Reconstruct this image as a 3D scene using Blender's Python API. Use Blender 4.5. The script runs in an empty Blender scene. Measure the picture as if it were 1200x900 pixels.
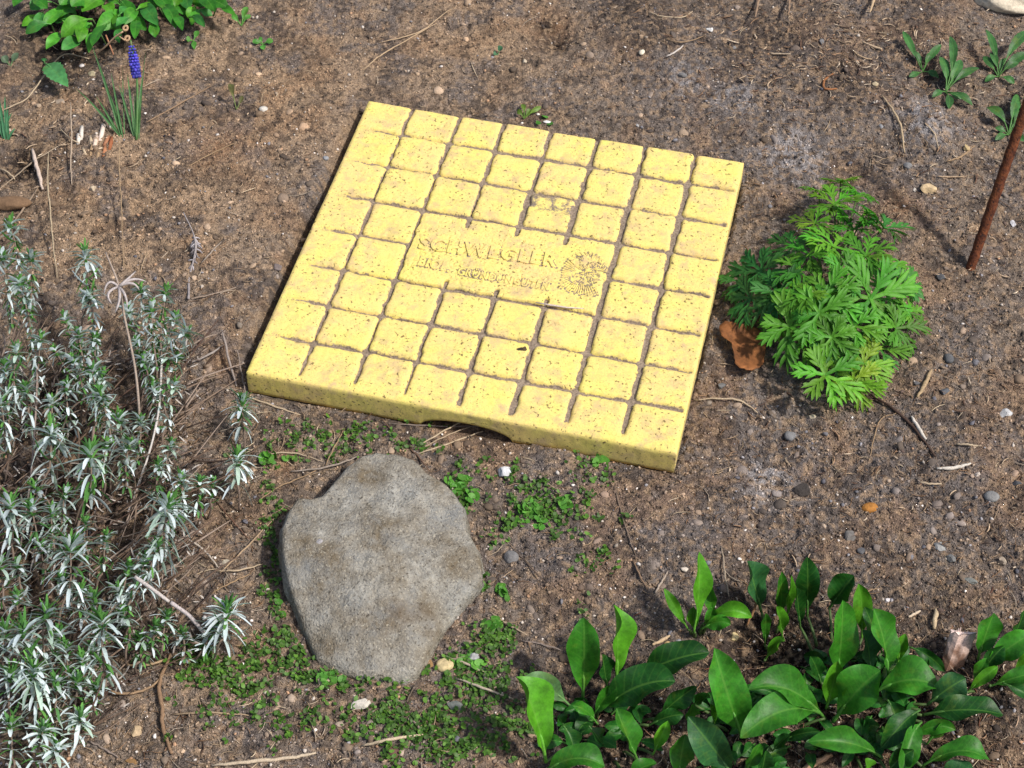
import bpy, math, random
import numpy as np
from mathutils import Vector, Euler, Matrix
random.seed(7); rng = np.random.default_rng(7)
R = math.radians
sc = bpy.context.scene
col = sc.collection

# ------------------------------------------------------------------ camera, world, sun, exposure
S = 0.40            # side of the yellow slab, metres
T = 0.0274          # its thickness
YAW = 0.232927225
F = 2182.3 / 1200.0
cam_d = bpy.data.cameras.new('camera'); cam = bpy.data.objects.new('camera', cam_d); col.objects.link(cam)
cp = Matrix.Rotation(-YAW, 3, 'Z') @ Vector((4.83950687e-01 - .2, -1.06704460e+00 - .2, 1.26238761e+00 + T))
M0 = (Matrix.Rotation(-YAW, 3, 'Z') @ Euler((7.33288656e-01, -1.50870354e-02, 2.32927225e-01), 'XYZ').to_matrix())
cam.matrix_world = Matrix.Translation(cp) @ M0.to_4x4()
cam_d.sensor_width = 36; cam_d.lens = 36 * F; cam_d.clip_start = .05; cam_d.clip_end = 500
sc.camera = cam
SUN_AZ, SUN_EL = -22, 54          # from the right, a little towards the viewer
w = bpy.data.worlds.new('World'); sc.world = w; w.use_nodes = True
nt = w.node_tree; bg = nt.nodes['Background']
sky = nt.nodes.new('ShaderNodeTexSky'); sky.sky_type = 'NISHITA'; sky.sun_disc = False
sky.sun_elevation = R(SUN_EL); sky.sun_rotation = R(90 - SUN_AZ); sky.air_density = 1; sky.dust_density = 3
nt.links.new(sky.outputs[0], bg.inputs[0]); bg.inputs[1].default_value = .14
sd = bpy.data.lights.new('sun', 'SUN'); sd.energy = 4.0; sd.angle = R(3.5); sd.color = (1, .955, .89)
sun = bpy.data.objects.new('sun', sd); col.objects.link(sun)
sdir = Vector((math.cos(R(SUN_EL)) * math.cos(R(SUN_AZ)), math.cos(R(SUN_EL)) * math.sin(R(SUN_AZ)), math.sin(R(SUN_EL))))
sun.rotation_euler = sdir.to_track_quat('Z', 'Y').to_euler(); sun.location = sdir * 5
sc.view_settings.view_transform = 'Standard'; sc.view_settings.look = 'None'
sc.view_settings.exposure = 0.0; sc.view_settings.gamma = 1
sc.cycles.max_bounces = 6; sc.cycles.transparent_max_bounces = 4

def P(px, py, h=0.0):
    """world point at height h seen at photo pixel (1200x900)"""
    d = M0 @ Vector(((px - 600) / 2182.3, (450 - py) / 2182.3, -1))
    return cp + d * ((h - cp.z) / d.z)
PXM = 1330.0        # pixels per metre near the centre

# ------------------------------------------------------------------ helpers
def tag(o, label=None, cat=None, group=None, kind=None):
    if label: o['label'] = label
    if cat: o['category'] = cat
    if group: o['group'] = group
    if kind: o['kind'] = kind
    return o
def empty(name, loc, label, cat, group=None):
    o = bpy.data.objects.new(name, None); col.objects.link(o); o.location = loc; o.empty_display_size = .01
    o['_o'] = 1; del o['_o']
    return tag(o, label, cat, group)
def rot(a, b, c): return np.array(Euler((a, b, c)).to_matrix())
def build(name, V, Fc, mat, parent=None, colr=None, smooth=True, uv=None, extra=None):
    """world-space vertices -> one mesh object, origin at the parent's location"""
    V = np.asarray(V, float)
    o_ = np.array(parent_world(parent)) if parent is not None else np.array([V[:, 0].mean(), V[:, 1].mean(), V[:, 2].min()])
    me = bpy.data.meshes.new(name)
    if isinstance(Fc, np.ndarray):
        n = Fc.shape[1]
        me.vertices.add(len(V)); me.vertices.foreach_set('co', (V - o_).astype(np.float32).ravel())
        me.loops.add(Fc.size); me.loops.foreach_set('vertex_index', Fc.astype(np.int32).ravel())
        me.polygons.add(len(Fc)); me.polygons.foreach_set('loop_start', np.arange(0, Fc.size, n, dtype=np.int32))
        me.update(calc_edges=True); me.validate()
    else:
        me.from_pydata((V - o_).tolist(), [], Fc)
    if smooth: me.polygons.foreach_set('use_smooth', np.ones(len(me.polygons), bool))
    if colr is not None:
        c = np.ones((len(V), 4), np.float32); c[:, :3] = colr
        me.attributes.new('Col', 'FLOAT_COLOR', 'POINT').data.foreach_set('color', c.ravel())
    if uv is not None:
        c = np.zeros((len(V), 3), np.float32); c[:, :2] = uv
        me.attributes.new('st', 'FLOAT_VECTOR', 'POINT').data.foreach_set('vector', c.ravel())
    if extra is not None:
        me.attributes.new('dirt', 'FLOAT', 'POINT').data.foreach_set('value', np.asarray(extra, np.float32))
    me.materials.append(mat)
    o = bpy.data.objects.new(name, me); col.objects.link(o)
    if parent is not None: o.parent = parent
    else: o.location = o_
    me.update()
    return o
def parent_world(p):
    v = Vector((0, 0, 0))
    while p is not None:
        v = v + p.location; p = p.parent
    return v
class MB:
    def __init__(s): s.V = []; s.F = []; s.C = []; s.U = []; s.n = 0
    def add(s, V, F, c=(1, 1, 1), uv=None):
        V = np.asarray(V, float)
        s.V.append(V); s.F += [tuple(i + s.n for i in f) for f in F]
        s.C.append(np.broadcast_to(np.asarray(c, float), (len(V), 3))); s.U.append(np.zeros((len(V), 2)) if uv is None else uv); s.n += len(V)
    def build(s, name, mat, parent=None, smooth=True):
        return build(name, np.concatenate(s.V), s.F, mat, parent, np.concatenate(s.C), smooth, np.concatenate(s.U))
def tube(mb, pts, r, c=(1, 1, 1), seg=6, wob=0.0, cap=True):
    pts = [Vector(p) for p in pts]; n = len(pts)
    rs = r if hasattr(r, '__len__') else [r] * n
    V = []; F = []
    side = None
    for i, p in enumerate(pts):
        t = (pts[min(i + 1, n - 1)] - pts[max(i - 1, 0)]).normalized()
        if side is None: side = t.orthogonal().normalized()
        side = (side - t * side.dot(t)).normalized(); up = t.cross(side)
        for k in range(seg):
            a = 2 * math.pi * k / seg; rr = rs[i] * (1 + wob * random.uniform(-1, 1))
            V.append(p + side * math.cos(a) * rr + up * math.sin(a) * rr)
    for i in range(n - 1):
        for k in range(seg):
            k2 = (k + 1) % seg; F.append((i * seg + k, i * seg + k2, (i + 1) * seg + k2, (i + 1) * seg + k))
    if cap: F.append(tuple(range(seg))[::-1]); F.append(tuple((n - 1) * seg + k for k in range(seg)))
    mb.add(V, F, c)
def bez(a, b, c, n):
    return [a * (1 - t) ** 2 + b * 2 * t * (1 - t) + c * t * t for t in [i / (n - 1) for i in range(n)]]
def catmull(P_, n=6):
    P_ = [Vector(p) for p in P_]
    if len(P_) == 2: return [P_[0].lerp(P_[1], i / n) for i in range(n + 1)]
    Q = [P_[0] * 2 - P_[1]] + P_ + [P_[-1] * 2 - P_[-2]]; out = []
    for i in range(1, len(Q) - 2):
        for k in range(n):
            t = k / n; a, b, c, d = Q[i - 1:i + 3]
            out.append(.5 * ((2 * b) + (c - a) * t + (2 * a - 5 * b + 4 * c - d) * t * t + (3 * b - a - 3 * c + d) * t ** 3))
    return out + [P_[-1]]

# numpy value noise
def _h(i, j, s):
    n = (i.astype(np.int64) * 374761393 + j.astype(np.int64) * 668265263 + s * 974634777) & 0xFFFFFFFF
    n = ((n ^ (n >> 13)) * 1274126177) & 0xFFFFFFFF
    n = ((n ^ (n >> 16)) * 2246822519) & 0xFFFFFFFF
    return ((n ^ (n >> 15)) & 0xFFFFFF) / float(0xFFFFFF)
def vn(x, y, sc_, seed=0):
    x = np.asarray(x, float) / sc_ + 1000.3 * (seed % 7 + 1); y = np.asarray(y, float) / sc_ + 777.7
    i = np.floor(x); j = np.floor(y); u = x - i; v = y - j
    u = u * u * u * (u * (6 * u - 15) + 10); v = v * v * v * (v * (6 * v - 15) + 10)
    i = i.astype(np.int64); j = j.astype(np.int64)
    a = _h(i, j, seed); b = _h(i + 1, j, seed); c = _h(i, j + 1, seed); d = _h(i + 1, j + 1, seed)
    return (a * (1 - u) + b * u) * (1 - v) + (c * (1 - u) + d * u) * v * 1.0
def fbm(x, y, s, o=3, seed=0):
    t = 0; a = 1; tot = 0
    for k in range(o): t = t + a * vn(x, y, s / 2 ** k, seed + k * 13); tot += a; a *= .55
    return t / tot
def sl(*c):    # sRGB 0..255 -> linear
    return tuple(((v / 255) / 12.92 if v / 255 <= .04045 else ((v / 255 + .055) / 1.055) ** 2.4) for v in c)
def blob(x, y, px, py, r):
    p = P(px, py); return np.exp(-((x - p.x) ** 2 + ((y - p.y) * .8) ** 2) / (r / PXM) ** 2)
def ss(a, b, x):
    t = np.clip((x - a) / (b - a), 0, 1); return t * t * (3 - 2 * t)

# slab frame
RZ = Matrix.Rotation(-YAW, 3, 'Z')
def SL(u, v, z=0.0): return RZ @ Vector((u - .2, v - .2, z))
cY, sY = math.cos(YAW), math.sin(YAW)
def to_uv(x, y):
    return cY * x - sY * y + .2, sY * x + cY * y + .2
def px_uv(px, py, z=T):
    p = P(px, py, z); return to_uv(p.x, p.y)

# ------------------------------------------------------------------ materials
def mat(name, base=None, rough=.8, attr=True, noise=(60, .25), bump=(300, .3, .001), spec=.3, trans=0, hook=None):
    m = bpy.data.materials.new(name); m.use_nodes = True; n = m.node_tree; b = n.nodes['Principled BSDF']
    b.inputs['Roughness'].default_value = rough; b.inputs['Specular IOR Level'].default_value = spec
    tc = n.nodes.new('ShaderNodeTexCoord')
    if attr:
        a = n.nodes.new('ShaderNodeAttribute'); a.attribute_name = 'Col'; src = a.outputs['Color']
    else:
        a = n.nodes.new('ShaderNodeRGB'); a.outputs[0].default_value = (*base, 1); src = a.outputs[0]
    nz = n.nodes.new('ShaderNodeTexNoise'); nz.inputs['Scale'].default_value = noise[0]; nz.inputs['Detail'].default_value = 6
    nz.inputs['Roughness'].default_value = .7
    geo = n.nodes.new('ShaderNodeNewGeometry')
    n.links.new(geo.outputs['Position'], nz.inputs['Vector'])
    mr = n.nodes.new('ShaderNodeMapRange'); mr.inputs[1].default_value = .3; mr.inputs[2].default_value = .7
    mr.inputs[3].default_value = 1 - noise[1] * 1.3; mr.inputs[4].default_value = 1 + noise[1]
    n.links.new(nz.outputs[0], mr.inputs[0])
    mx = n.nodes.new('ShaderNodeVectorMath'); mx.operation = 'SCALE'
    n.links.new(src, mx.inputs[0]); n.links.new(mr.outputs[0], mx.inputs['Scale'])
    out = mx.outputs[0]
    if hook: out = hook(n, out, geo)
    n.links.new(out, b.inputs['Base Color'])
    if bump:
        bz = n.nodes.new('ShaderNodeTexNoise'); bz.inputs['Scale'].default_value = bump[0]; bz.inputs['Detail'].default_value = 5
        n.links.new(geo.outputs['Position'], bz.inputs['Vector'])
        bp = n.nodes.new('ShaderNodeBump'); bp.inputs['Strength'].default_value = bump[1]; bp.inputs['Distance'].default_value = bump[2]
        n.links.new(bz.outputs[0], bp.inputs['Height']); n.links.new(bp.outputs[0], b.inputs['Normal'])
    if trans:
        tr = n.nodes.new('ShaderNodeBsdfTranslucent'); ms = n.nodes.new('ShaderNodeMixShader'); ms.inputs[0].default_value = trans
        g = n.nodes.new('ShaderNodeVectorMath'); g.operation = 'MULTIPLY'; g.inputs[1].default_value = (1.6, 1.5, .5)
        n.links.new(out, g.inputs[0]); n.links.new(g.outputs[0], tr.inputs[0])
        n.links.new(b.outputs[0], ms.inputs[1]); n.links.new(tr.outputs[0], ms.inputs[2])
        n.links.new(ms.outputs[0], n.nodes['Material Output'].inputs[0])
    return m
def mathn(n, op, a, b=None, clamp=False):
    m = n.nodes.new('ShaderNodeMath'); m.operation = op; m.use_clamp = clamp
    for i, v in enumerate((a, b)):
        if v is None: continue
        if isinstance(v, (int, float)): m.inputs[i].default_value = v
        else: n.links.new(v, m.inputs[i])
    return m.outputs[0]
def mixc(n, f, a, b):
    m = n.nodes.new('ShaderNodeMix'); m.data_type = 'RGBA'
    for s, v in ((0, f), (6, a), (7, b)):
        if isinstance(v, (int, float)): m.inputs[s].default_value = v
        elif isinstance(v, tuple): m.inputs[s].default_value = (*v, 1)
        else: n.links.new(v, m.inputs[s])
    return m.outputs[2]
def noise_n(n, geo, scale, detail=3, rough=.6, off=0.0):
    z = n.nodes.new('ShaderNodeTexNoise'); z.inputs['Scale'].default_value = scale; z.inputs['Detail'].default_value = detail
    z.inputs['Roughness'].default_value = rough; z.noise_dimensions = '4D'; z.inputs['W'].default_value = off
    n.links.new(geo.outputs['Position'], z.inputs['Vector']); return z.outputs[0]
def ramp_n(n, v, lo, hi):
    m = n.nodes.new('ShaderNodeMapRange'); m.clamp = True; n.links.new(v, m.inputs[0])
    m.inputs[1].default_value = lo; m.inputs[2].default_value = hi; return m.outputs[0]
def slab_hook(n, out, geo):
    y = mixc(n, ramp_n(n, noise_n(n, geo, 28, 4), .35, .7), out, (.82, .60, .22))
    y = mixc(n, ramp_n(n, noise_n(n, geo, 60, 5, .7, 3), .50, .68), y, (.60, .43, .22))       # washed pinkish patches
    y = mixc(n, mathn(n, 'MULTIPLY', ramp_n(n, noise_n(n, geo, 38, 6, .75, 31), .52, .72), .6), y, (.42, .33, .18))
    # pores and grit specks
    pore = mathn(n, 'MULTIPLY', ramp_n(n, noise_n(n, geo, 330, 2, .5, 5), .60, .66), ramp_n(n, noise_n(n, geo, 45, 2, .5, 6), .36, .52))
    y = mixc(n, mathn(n, 'MULTIPLY', pore, .9), y, (.12, .085, .035))
    fine = ramp_n(n, noise_n(n, geo, 700, 3, .6, 9), .50, .68)
    y = mixc(n, mathn(n, 'MULTIPLY', fine, .36), y, (.30, .21, .06))
    at = n.nodes.new('ShaderNodeAttribute'); at.attribute_name = 'dirt'
    d = mathn(n, 'ADD', at.outputs['Fac'], mathn(n, 'MULTIPLY', mathn(n, 'SUBTRACT', noise_n(n, geo, 420, 4, .7, 1), .5), 1.3))
    d = ramp_n(n, d, .36, .62)
    soil = mixc(n, ramp_n(n, noise_n(n, geo, 500, 3, .6, 4), .4, .65), (.17, .13, .095), (.34, .265, .20))
    return mixc(n, d, y, soil)
M = {}
M['slab'] = mat('yellow_concrete', (.81, .675, .175), .92, False, (260, .12), (900, .5, .0006), .25, hook=slab_hook)
def soil_hook(n, out, geo):
    a = ramp_n(n, noise_n(n, geo, 520, 4, .75, 2), .60, .70)
    o = mixc(n, mathn(n, 'MULTIPLY', a, .75), out, (.44, .37, .29))
    b = ramp_n(n, noise_n(n, geo, 420, 4, .8, 8), .54, .66)
    return mixc(n, mathn(n, 'MULTIPLY', b, .55), o, (.035, .026, .021))
M['soil'] = mat('soil', None, .95, True, (520, .55), (750, 1.0, .0035), .05, hook=soil_hook)
M['grit'] = mat('grit', None, .85, True, (900, .25), (1500, .4, .0004), .3)
M['twig'] = mat('dry_stem', None, .75, True, (700, .30), (900, .5, .0005), .3)
def stone_hook(n, out, geo):
    o = mixc(n, ramp_n(n, noise_n(n, geo, 26, 5, .65, 2), .38, .66), out, (.16, .128, .085))
    o = mixc(n, mathn(n, 'MULTIPLY', ramp_n(n, noise_n(n, geo, 33, 5, .7, 12), .5, .68), .75), o, (.20, .205, .20))
    o = mixc(n, mathn(n, 'MULTIPLY', ramp_n(n, noise_n(n, geo, 480, 3, .65, 5), .56, .66), .85), o, (.42, .38, .30))
    o = mixc(n, mathn(n, 'MULTIPLY', ramp_n(n, noise_n(n, geo, 420, 3, .65, 7), .55, .66), .8), o, (.05, .042, .032))
    return mixc(n, mathn(n, 'MULTIPLY', ramp_n(n, noise_n(n, geo, 19, 3, .6, 21), .58, .70), .6), o, (.10, .066, .035))
M['stone'] = mat('weathered_stone', (.33, .315, .275), .92, False, (150, .30), (520, .9, .0022), .12, hook=stone_hook)
M['rock'] = mat('rock', None, .85, True, (220, .28), (500, .6, .001), .25)
def leaf_hook(n, out, geo):
    at = n.nodes.new('ShaderNodeAttribute'); at.attribute_name = 'st'
    sp = n.nodes.new('ShaderNodeSeparateXYZ'); n.links.new(at.outputs['Vector'], sp.inputs[0])
    a = mathn(n, 'ABSOLUTE', sp.outputs[0])
    mid = ramp_n(n, a, .09, .02)
    # side veins slanting forward
    v = mathn(n, 'SINE', mathn(n, 'MULTIPLY', mathn(n, 'SUBTRACT', sp.outputs[1], mathn(n, 'MULTIPLY', a, .16)), 62))
    vv = mathn(n, 'MULTIPLY', ramp_n(n, v, .75, 1.0), .09)
    f = mathn(n, 'MAXIMUM', mathn(n, 'MULTIPLY', mid, .30), vv)
    o = mixc(n, f, out, (.15, .33, .05))
    return mixc(n, mathn(n, 'MULTIPLY', ramp_n(n, noise_n(n, geo, 70, 4, .6, 3), .56, .74), .32), o, (.16, .22, .02))
M['leaf'] = mat('broad_leaf', None, .48, True, (120, .36), (300, .35, .0010), .30, .10, leaf_hook)
M['fine_leaf'] = mat('fine_leaf', None, .55, True, (300, .22), None, .35, .25)
M['silver'] = mat('silver_leaf', None, .85, True, (500, .18), None, .15, .12)
def rust_hook(n, out, geo):
    o = mixc(n, ramp_n(n, noise_n(n, geo, 140, 5, .7, 2), .42, .62), out, (.19, .060, .022))
    return mixc(n, ramp_n(n, noise_n(n, geo, 300, 4, .7, 4), .54, .64), o, (.022, .012, .010))
M['rust'] = mat('rusty_iron', (.085, .026, .013), .85, False, (160, .5), (500, .9, .0014), .25, hook=rust_hook)
M['deadleaf'] = mat('dead_leaf', None, .8, True, (70, .5), (260, .6, .001), .4, .05)
M['petal'] = mat('petal', None, .5, True, (900, .2), None, .4, .1)

# ------------------------------------------------------------------ ground
stone_px = [(x / 2.8125 + 300, y / 2.8125 + 500) for x, y in [(395,78),(460,82),(520,100),(560,140),(615,175),(650,210),(690,260),(700,330),(725,385),(745,440),(748,490),(715,540),(672,592),(632,650),(596,715),(560,780),(530,820),(490,836),(430,838),(370,835),(300,815),(240,795),(195,770),(175,720),(145,640),(110,540),(90,470),(80,400),(78,330),(100,270),(130,225),(175,235),(215,220),(250,180),(300,125),(350,90)]]
def inner(x, y, a, b):       # 1 in the bed around the photo, fading to 0 away from it
    return ss(b, a, np.hypot(x - .02, y + .05))
def gh(x, y):
    x = np.asarray(x, float); y = np.asarray(y, float)
    u, v = to_uv(x, y)
    z = (fbm(x, y, .12, 3, 1) - .5) * .020
    rough = (.35 + .65 * ss(.35, .65, fbm(x, y, .10, 2, 77))) * inner(x, y, .75, 1.6); fi = inner(x, y, .62, .95)
    z = z + (fbm(x, y, .022, 3, 5) - .5) * .008 * rough
    c = vn(x, y, .0085, 9); z = z + np.abs(c - .5) * .0045 * rough
    c = vn(x, y, .0042, 19); z = z + (c - .5) * .0024 * fi
    c = vn(x, y, .0021, 29); z = z + (c - .5) * .0017 * fi
    # bank to the left of the slab, leaving a narrow cleft along its edge
    z = z + .019 * ss(-.004, -.020, u) * ss(-.02, .08, v) * ss(.45, .36, v) * ss(-.40, -.05, u)
    # flat seat under the slab
    d = np.maximum(np.maximum(-u, u - S), np.maximum(-v, v - S))
    w_ = ss(.005, -.003, d)
    z = z * (1 - w_) + w_ * (-.004 + (vn(x, y, .004, 3) - .5) * .002)
    z = z + .004 * ss(0.03, .0, v) * 0
    # dark hollows under the plants
    for px, py, r, dz in ((960, 800, 90, -.012), (700, 850, 60, -.006), (905, 745, 40, -.012), (60, 690, 90, -.012), (90, 60, 60, -.010), (20, 210, 30, -.008), (655, 40, 22, -.010), (1085, 90, 20, -.006)):
        z = z + dz * blob(x, y, px, py, r)
    z = z + .012 * blob(x, y, 1085, 150, 34) + .010 * blob(x, y, 10, 235, 30)
    return z
def gz(p): return float(gh(p.x, p.y))
def PG(px, py, lift=0.0):
    p = P(px, py, 0)
    for _ in range(3): p = P(px, py, gz(p) + lift)
    return p
def soil_colour(x, y):
    base = np.array(sl(140, 125, 111)); C = np.empty(x.shape + (3,)); C[:] = base
    def mixin(w_, c):
        nonlocal C
        w_ = np.clip(w_, 0, 1)[..., None]; C = C * (1 - w_) + np.array(c) * w_
    tan = sl(178, 150, 121); org = sl(158, 122, 90); grey = sl(118, 110, 106); dark = sl(78, 68, 62); ash = sl(158, 152, 150); red = sl(92, 60, 46); shade_black = sl(38, 30, 26)
    for px, py, r in ((300, 110, 190), (150, 260, 150), (560, 50, 110), (60, 150, 100)): mixin(.9 * blob(x, y, px, py, r), tan)
    for px, py, r in ((820, 90, 160), (960, 200, 130), (900, 580, 170), (720, 640, 150), (1000, 60, 120), (870, 480, 90), (1080, 560, 140)): mixin(.8 * blob(x, y, px, py, r), grey)
    mixin(ss(.52, .70, fbm(x, y, .05, 3, 31)) * .40, org)
    mixin(ss(.50, .68, fbm(x, y, .04, 3, 41)) * .75, grey)
    mixin(ss(.54, .70, fbm(x, y, .028, 3, 51)) * .55, dark)
    for px, py, r in ((930, 185, 42), (1085, 145, 38), (805, 92, 26), (900, 560, 26), (860, 120, 25)): mixin(1.6 * blob(x, y, px, py, r) * ss(.25, .5, fbm(x, y, .01, 2, 61)), ash)
    for px, py, r in ((1055, 245, 30), (330, 545, 17), (262, 432, 14), (650, 30, 30), (260, 190, 40)): mixin(.8 * blob(x, y, px, py, r), org)
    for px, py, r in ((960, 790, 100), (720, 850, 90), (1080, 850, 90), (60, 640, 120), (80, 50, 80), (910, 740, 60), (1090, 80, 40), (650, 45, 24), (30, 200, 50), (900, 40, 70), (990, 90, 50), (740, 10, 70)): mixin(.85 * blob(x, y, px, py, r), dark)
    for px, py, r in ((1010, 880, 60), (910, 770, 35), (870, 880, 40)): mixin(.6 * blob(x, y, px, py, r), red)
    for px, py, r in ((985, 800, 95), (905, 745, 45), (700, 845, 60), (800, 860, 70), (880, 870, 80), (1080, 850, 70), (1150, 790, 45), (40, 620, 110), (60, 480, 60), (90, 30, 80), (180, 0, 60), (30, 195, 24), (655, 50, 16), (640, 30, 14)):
        mixin(1.1 * blob(x, y, px, py, r) * ss(.15, .45, fbm(x, y, .03, 2, 66)), shade_black)  # deep shade under and between the plants, painted into the soil colour
    fi = inner(x, y, .62, .95); mixin(ss(.55, .8, vn(x, y, .006, 71)) * .6 * fi, dark); mixin(ss(.62, .85, vn(x, y, .005, 81)) * .5 * fi, tan)
    mixin(ss(.66, .85, vn(x, y, .0035, 91)) * .55 * fi, sl(176, 150, 122))
    return C
def axis(lo, hi, step, far):
    core = np.arange(lo, hi, step); out = [hi]; s = step
    while out[-1] < far: s *= 1.07; out.append(out[-1] + s)
    left = [lo]; s = step
    while left[-1] > -far: s *= 1.07; left.append(left[-1] - s)
    return np.concatenate([np.array(left[1:][::-1]), core, np.array(out)])
cs = [P(-20, -20), P(1220, -20), P(-20, 920), P(1220, 920)]
ax = axis(min(c.x for c in cs) - .05, max(c.x for c in cs) + .05, .00155, 60)
ay = axis(min(c.y for c in cs) - .02, max(c.y for c in cs) + .05, .00155, 60)
X, Y = np.meshgrid(ax, ay)
Z = gh(X, Y)
nx, ny = len(ax), len(ay)
idx = np.arange(nx * ny).reshape(ny, nx)
Fq = np.stack([idx[:-1, :-1], idx[:-1, 1:], idx[1:, 1:], idx[1:, :-1]], -1).reshape(-1, 4)
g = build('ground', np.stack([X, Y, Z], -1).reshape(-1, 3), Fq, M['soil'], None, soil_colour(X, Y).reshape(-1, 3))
tag(g, kind='structure')
# sample area of the photo on the ground (with a margin)
def rand_ground(n, x0=-40, x1=1240, y0=-40, y1=940):
    px = rng.uniform(x0, x1, n); py = rng.uniform(y0, y1, n)
    d = np.array(M0) @ np.stack([(px - 600) / 2182.3, (450 - py) / 2182.3, -np.ones(n)])
    t = -cp.z / d[2]; return cp.x + d[0] * t, cp.y + d[1] * t, px, py
def on_slab(x, y, m=0.0):
    u, v = to_uv(x, y); return (u > -m) & (u < S + m) & (v > -m) & (v < S + m)

# ------------------------------------------------------------------ scatter (stuff nobody could count)
def scatter(name, tv, tf, pos, scl, eul, colr, mat_, smooth=False):
    n = len(pos); tv = np.asarray(tv, float)
    ca, sa = np.cos(eul), np.sin(eul)
    Rm = np.zeros((n, 3, 3))
    cx, cy, cz = ca.T; sx, sy, sz = sa.T
    Rm[:, 0, 0] = cy * cz; Rm[:, 0, 1] = sx * sy * cz - cx * sz; Rm[:, 0, 2] = cx * sy * cz + sx * sz
    Rm[:, 1, 0] = cy * sz; Rm[:, 1, 1] = sx * sy * sz + cx * cz; Rm[:, 1, 2] = cx * sy * sz - sx * cz
    Rm[:, 2, 0] = -sy; Rm[:, 2, 1] = sx * cy; Rm[:, 2, 2] = cx * cy
    V = np.einsum('nij,nkj->nki', Rm, tv[None] * scl[:, None, :]) + pos[:, None, :]
    Fc = (np.asarray(tf)[None] + (np.arange(n) * len(tv))[:, None, None]).reshape(-1, len(tf[0]))
    C = np.repeat(colr, len(tv), 0)
    o = build(name, V.reshape(-1, 3), Fc, mat_, None, C, smooth)
    return tag(o, kind='stuff')
import bmesh
def ico(sub, seed=1, amp=.25):
    bm = bmesh.new(); bmesh.ops.create_icosphere(bm, subdivisions=sub, radius=1)
    V = np.array([v.co[:] for v in bm.verts]); Fc = [tuple(v.index for v in f.verts) for f in bm.faces]; bm.free()
    r = np.random.default_rng(seed); V = V * (1 + r.uniform(-amp, amp, (len(V), 1)))
    return V, Fc
def palette(n, cols, wts, jit=.25):
    c = np.array([sl(*k) for k in cols]); i = rng.choice(len(c), n, p=np.array(wts) / sum(wts))
    return c[i] * rng.uniform(1 - jit, 1 + jit, (n, 1))
tv, tf = ico(1, 3, .3)
ov = [(1, .1, 0), (-.9, 0, .2), (.1, .8, 0), (0, -1, -.1), (.2, 0, .8), (0, .1, -.9)]
of = [(0, 2, 4), (2, 1, 4), (1, 3, 4), (3, 0, 4), (2, 0, 5), (1, 2, 5), (3, 1, 5), (0, 3, 5)]
def do_grit(name, n, smin, smax, cols, wts, power=2.5, keep=None, flat=.65, seat=.2, label=None, tpl=None, local=False):
    x, y, px, py = rand_ground(n)
    k = ~on_slab(x, y, .002)
    if keep is not None: k &= rng.random(n) < keep(px, py)
    x, y = x[k], y[k]; n = len(x)
    s = smin + (smax - smin) * rng.random(n) ** power
    scl = s[:, None] * rng.uniform(.6, 1.3, (n, 3)); scl[:, 2] *= flat
    pos = np.stack([x, y, gh(x, y) + scl[:, 2] * seat], -1)
    tv_, tf_ = tpl or (tv, tf); o = scatter(name, tv_, tf_, pos, scl, rng.uniform(-3.1, 3.1, (n, 3)) * np.array([.2, .2, 1]), (soil_colour(x, y) * (.35 + 1.5 * rng.random((n, 1)) ** 1.6) * .80 + palette(n, cols, wts) * .18) if local else palette(n, cols, wts), M['grit'])  # local grains follow the soil colour, painted plant shade included
    tag(o, label, 'soil crumbs' if 'crumb' in name else 'grit'); return o
do_grit('soil_crumbs', 110000, .0005, .0021, [(130, 112, 94), (100, 86, 74), (70, 60, 54), (156, 132, 106), (116, 106, 102), (178, 156, 130)], [5, 5, 3, 3, 3, 1.6], 2.6, None, .8, .3,
        'loose brown and grey soil crumbs strewn over the bed', (ov, of), True)
do_grit('grit', 4200, .0006, .0022, [(190, 178, 165), (225, 215, 205), (150, 146, 148), (176, 140, 110)], [4, 2, 3, 3], 3.2, None, .7, .5,
        'tiny pale grit grains sprinkled over the soil')
do_grit('small_stones', 330, .0018, .0038, [(120, 118, 122), (100, 98, 104), (140, 128, 115), (170, 150, 130), (96, 80, 72)], [3, 3, 3, 2, 3], 2, lambda px, py: np.where(px > 700, 1, .35), .6, .4,
        'small grey and tan stones lying in the soil')
do_grit('soil_clods', 2600, .0018, .0058, [(128, 110, 92), (108, 93, 80), (84, 72, 63), (148, 126, 102)], [4, 4, 3, 2], 3.0, lambda px, py: np.where((px < 560) & (py < 480), 1, .6), .55, -.15,
        'rounded clods of dry soil half sunk in the bed', ico(2, 11, .13), True)
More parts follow.
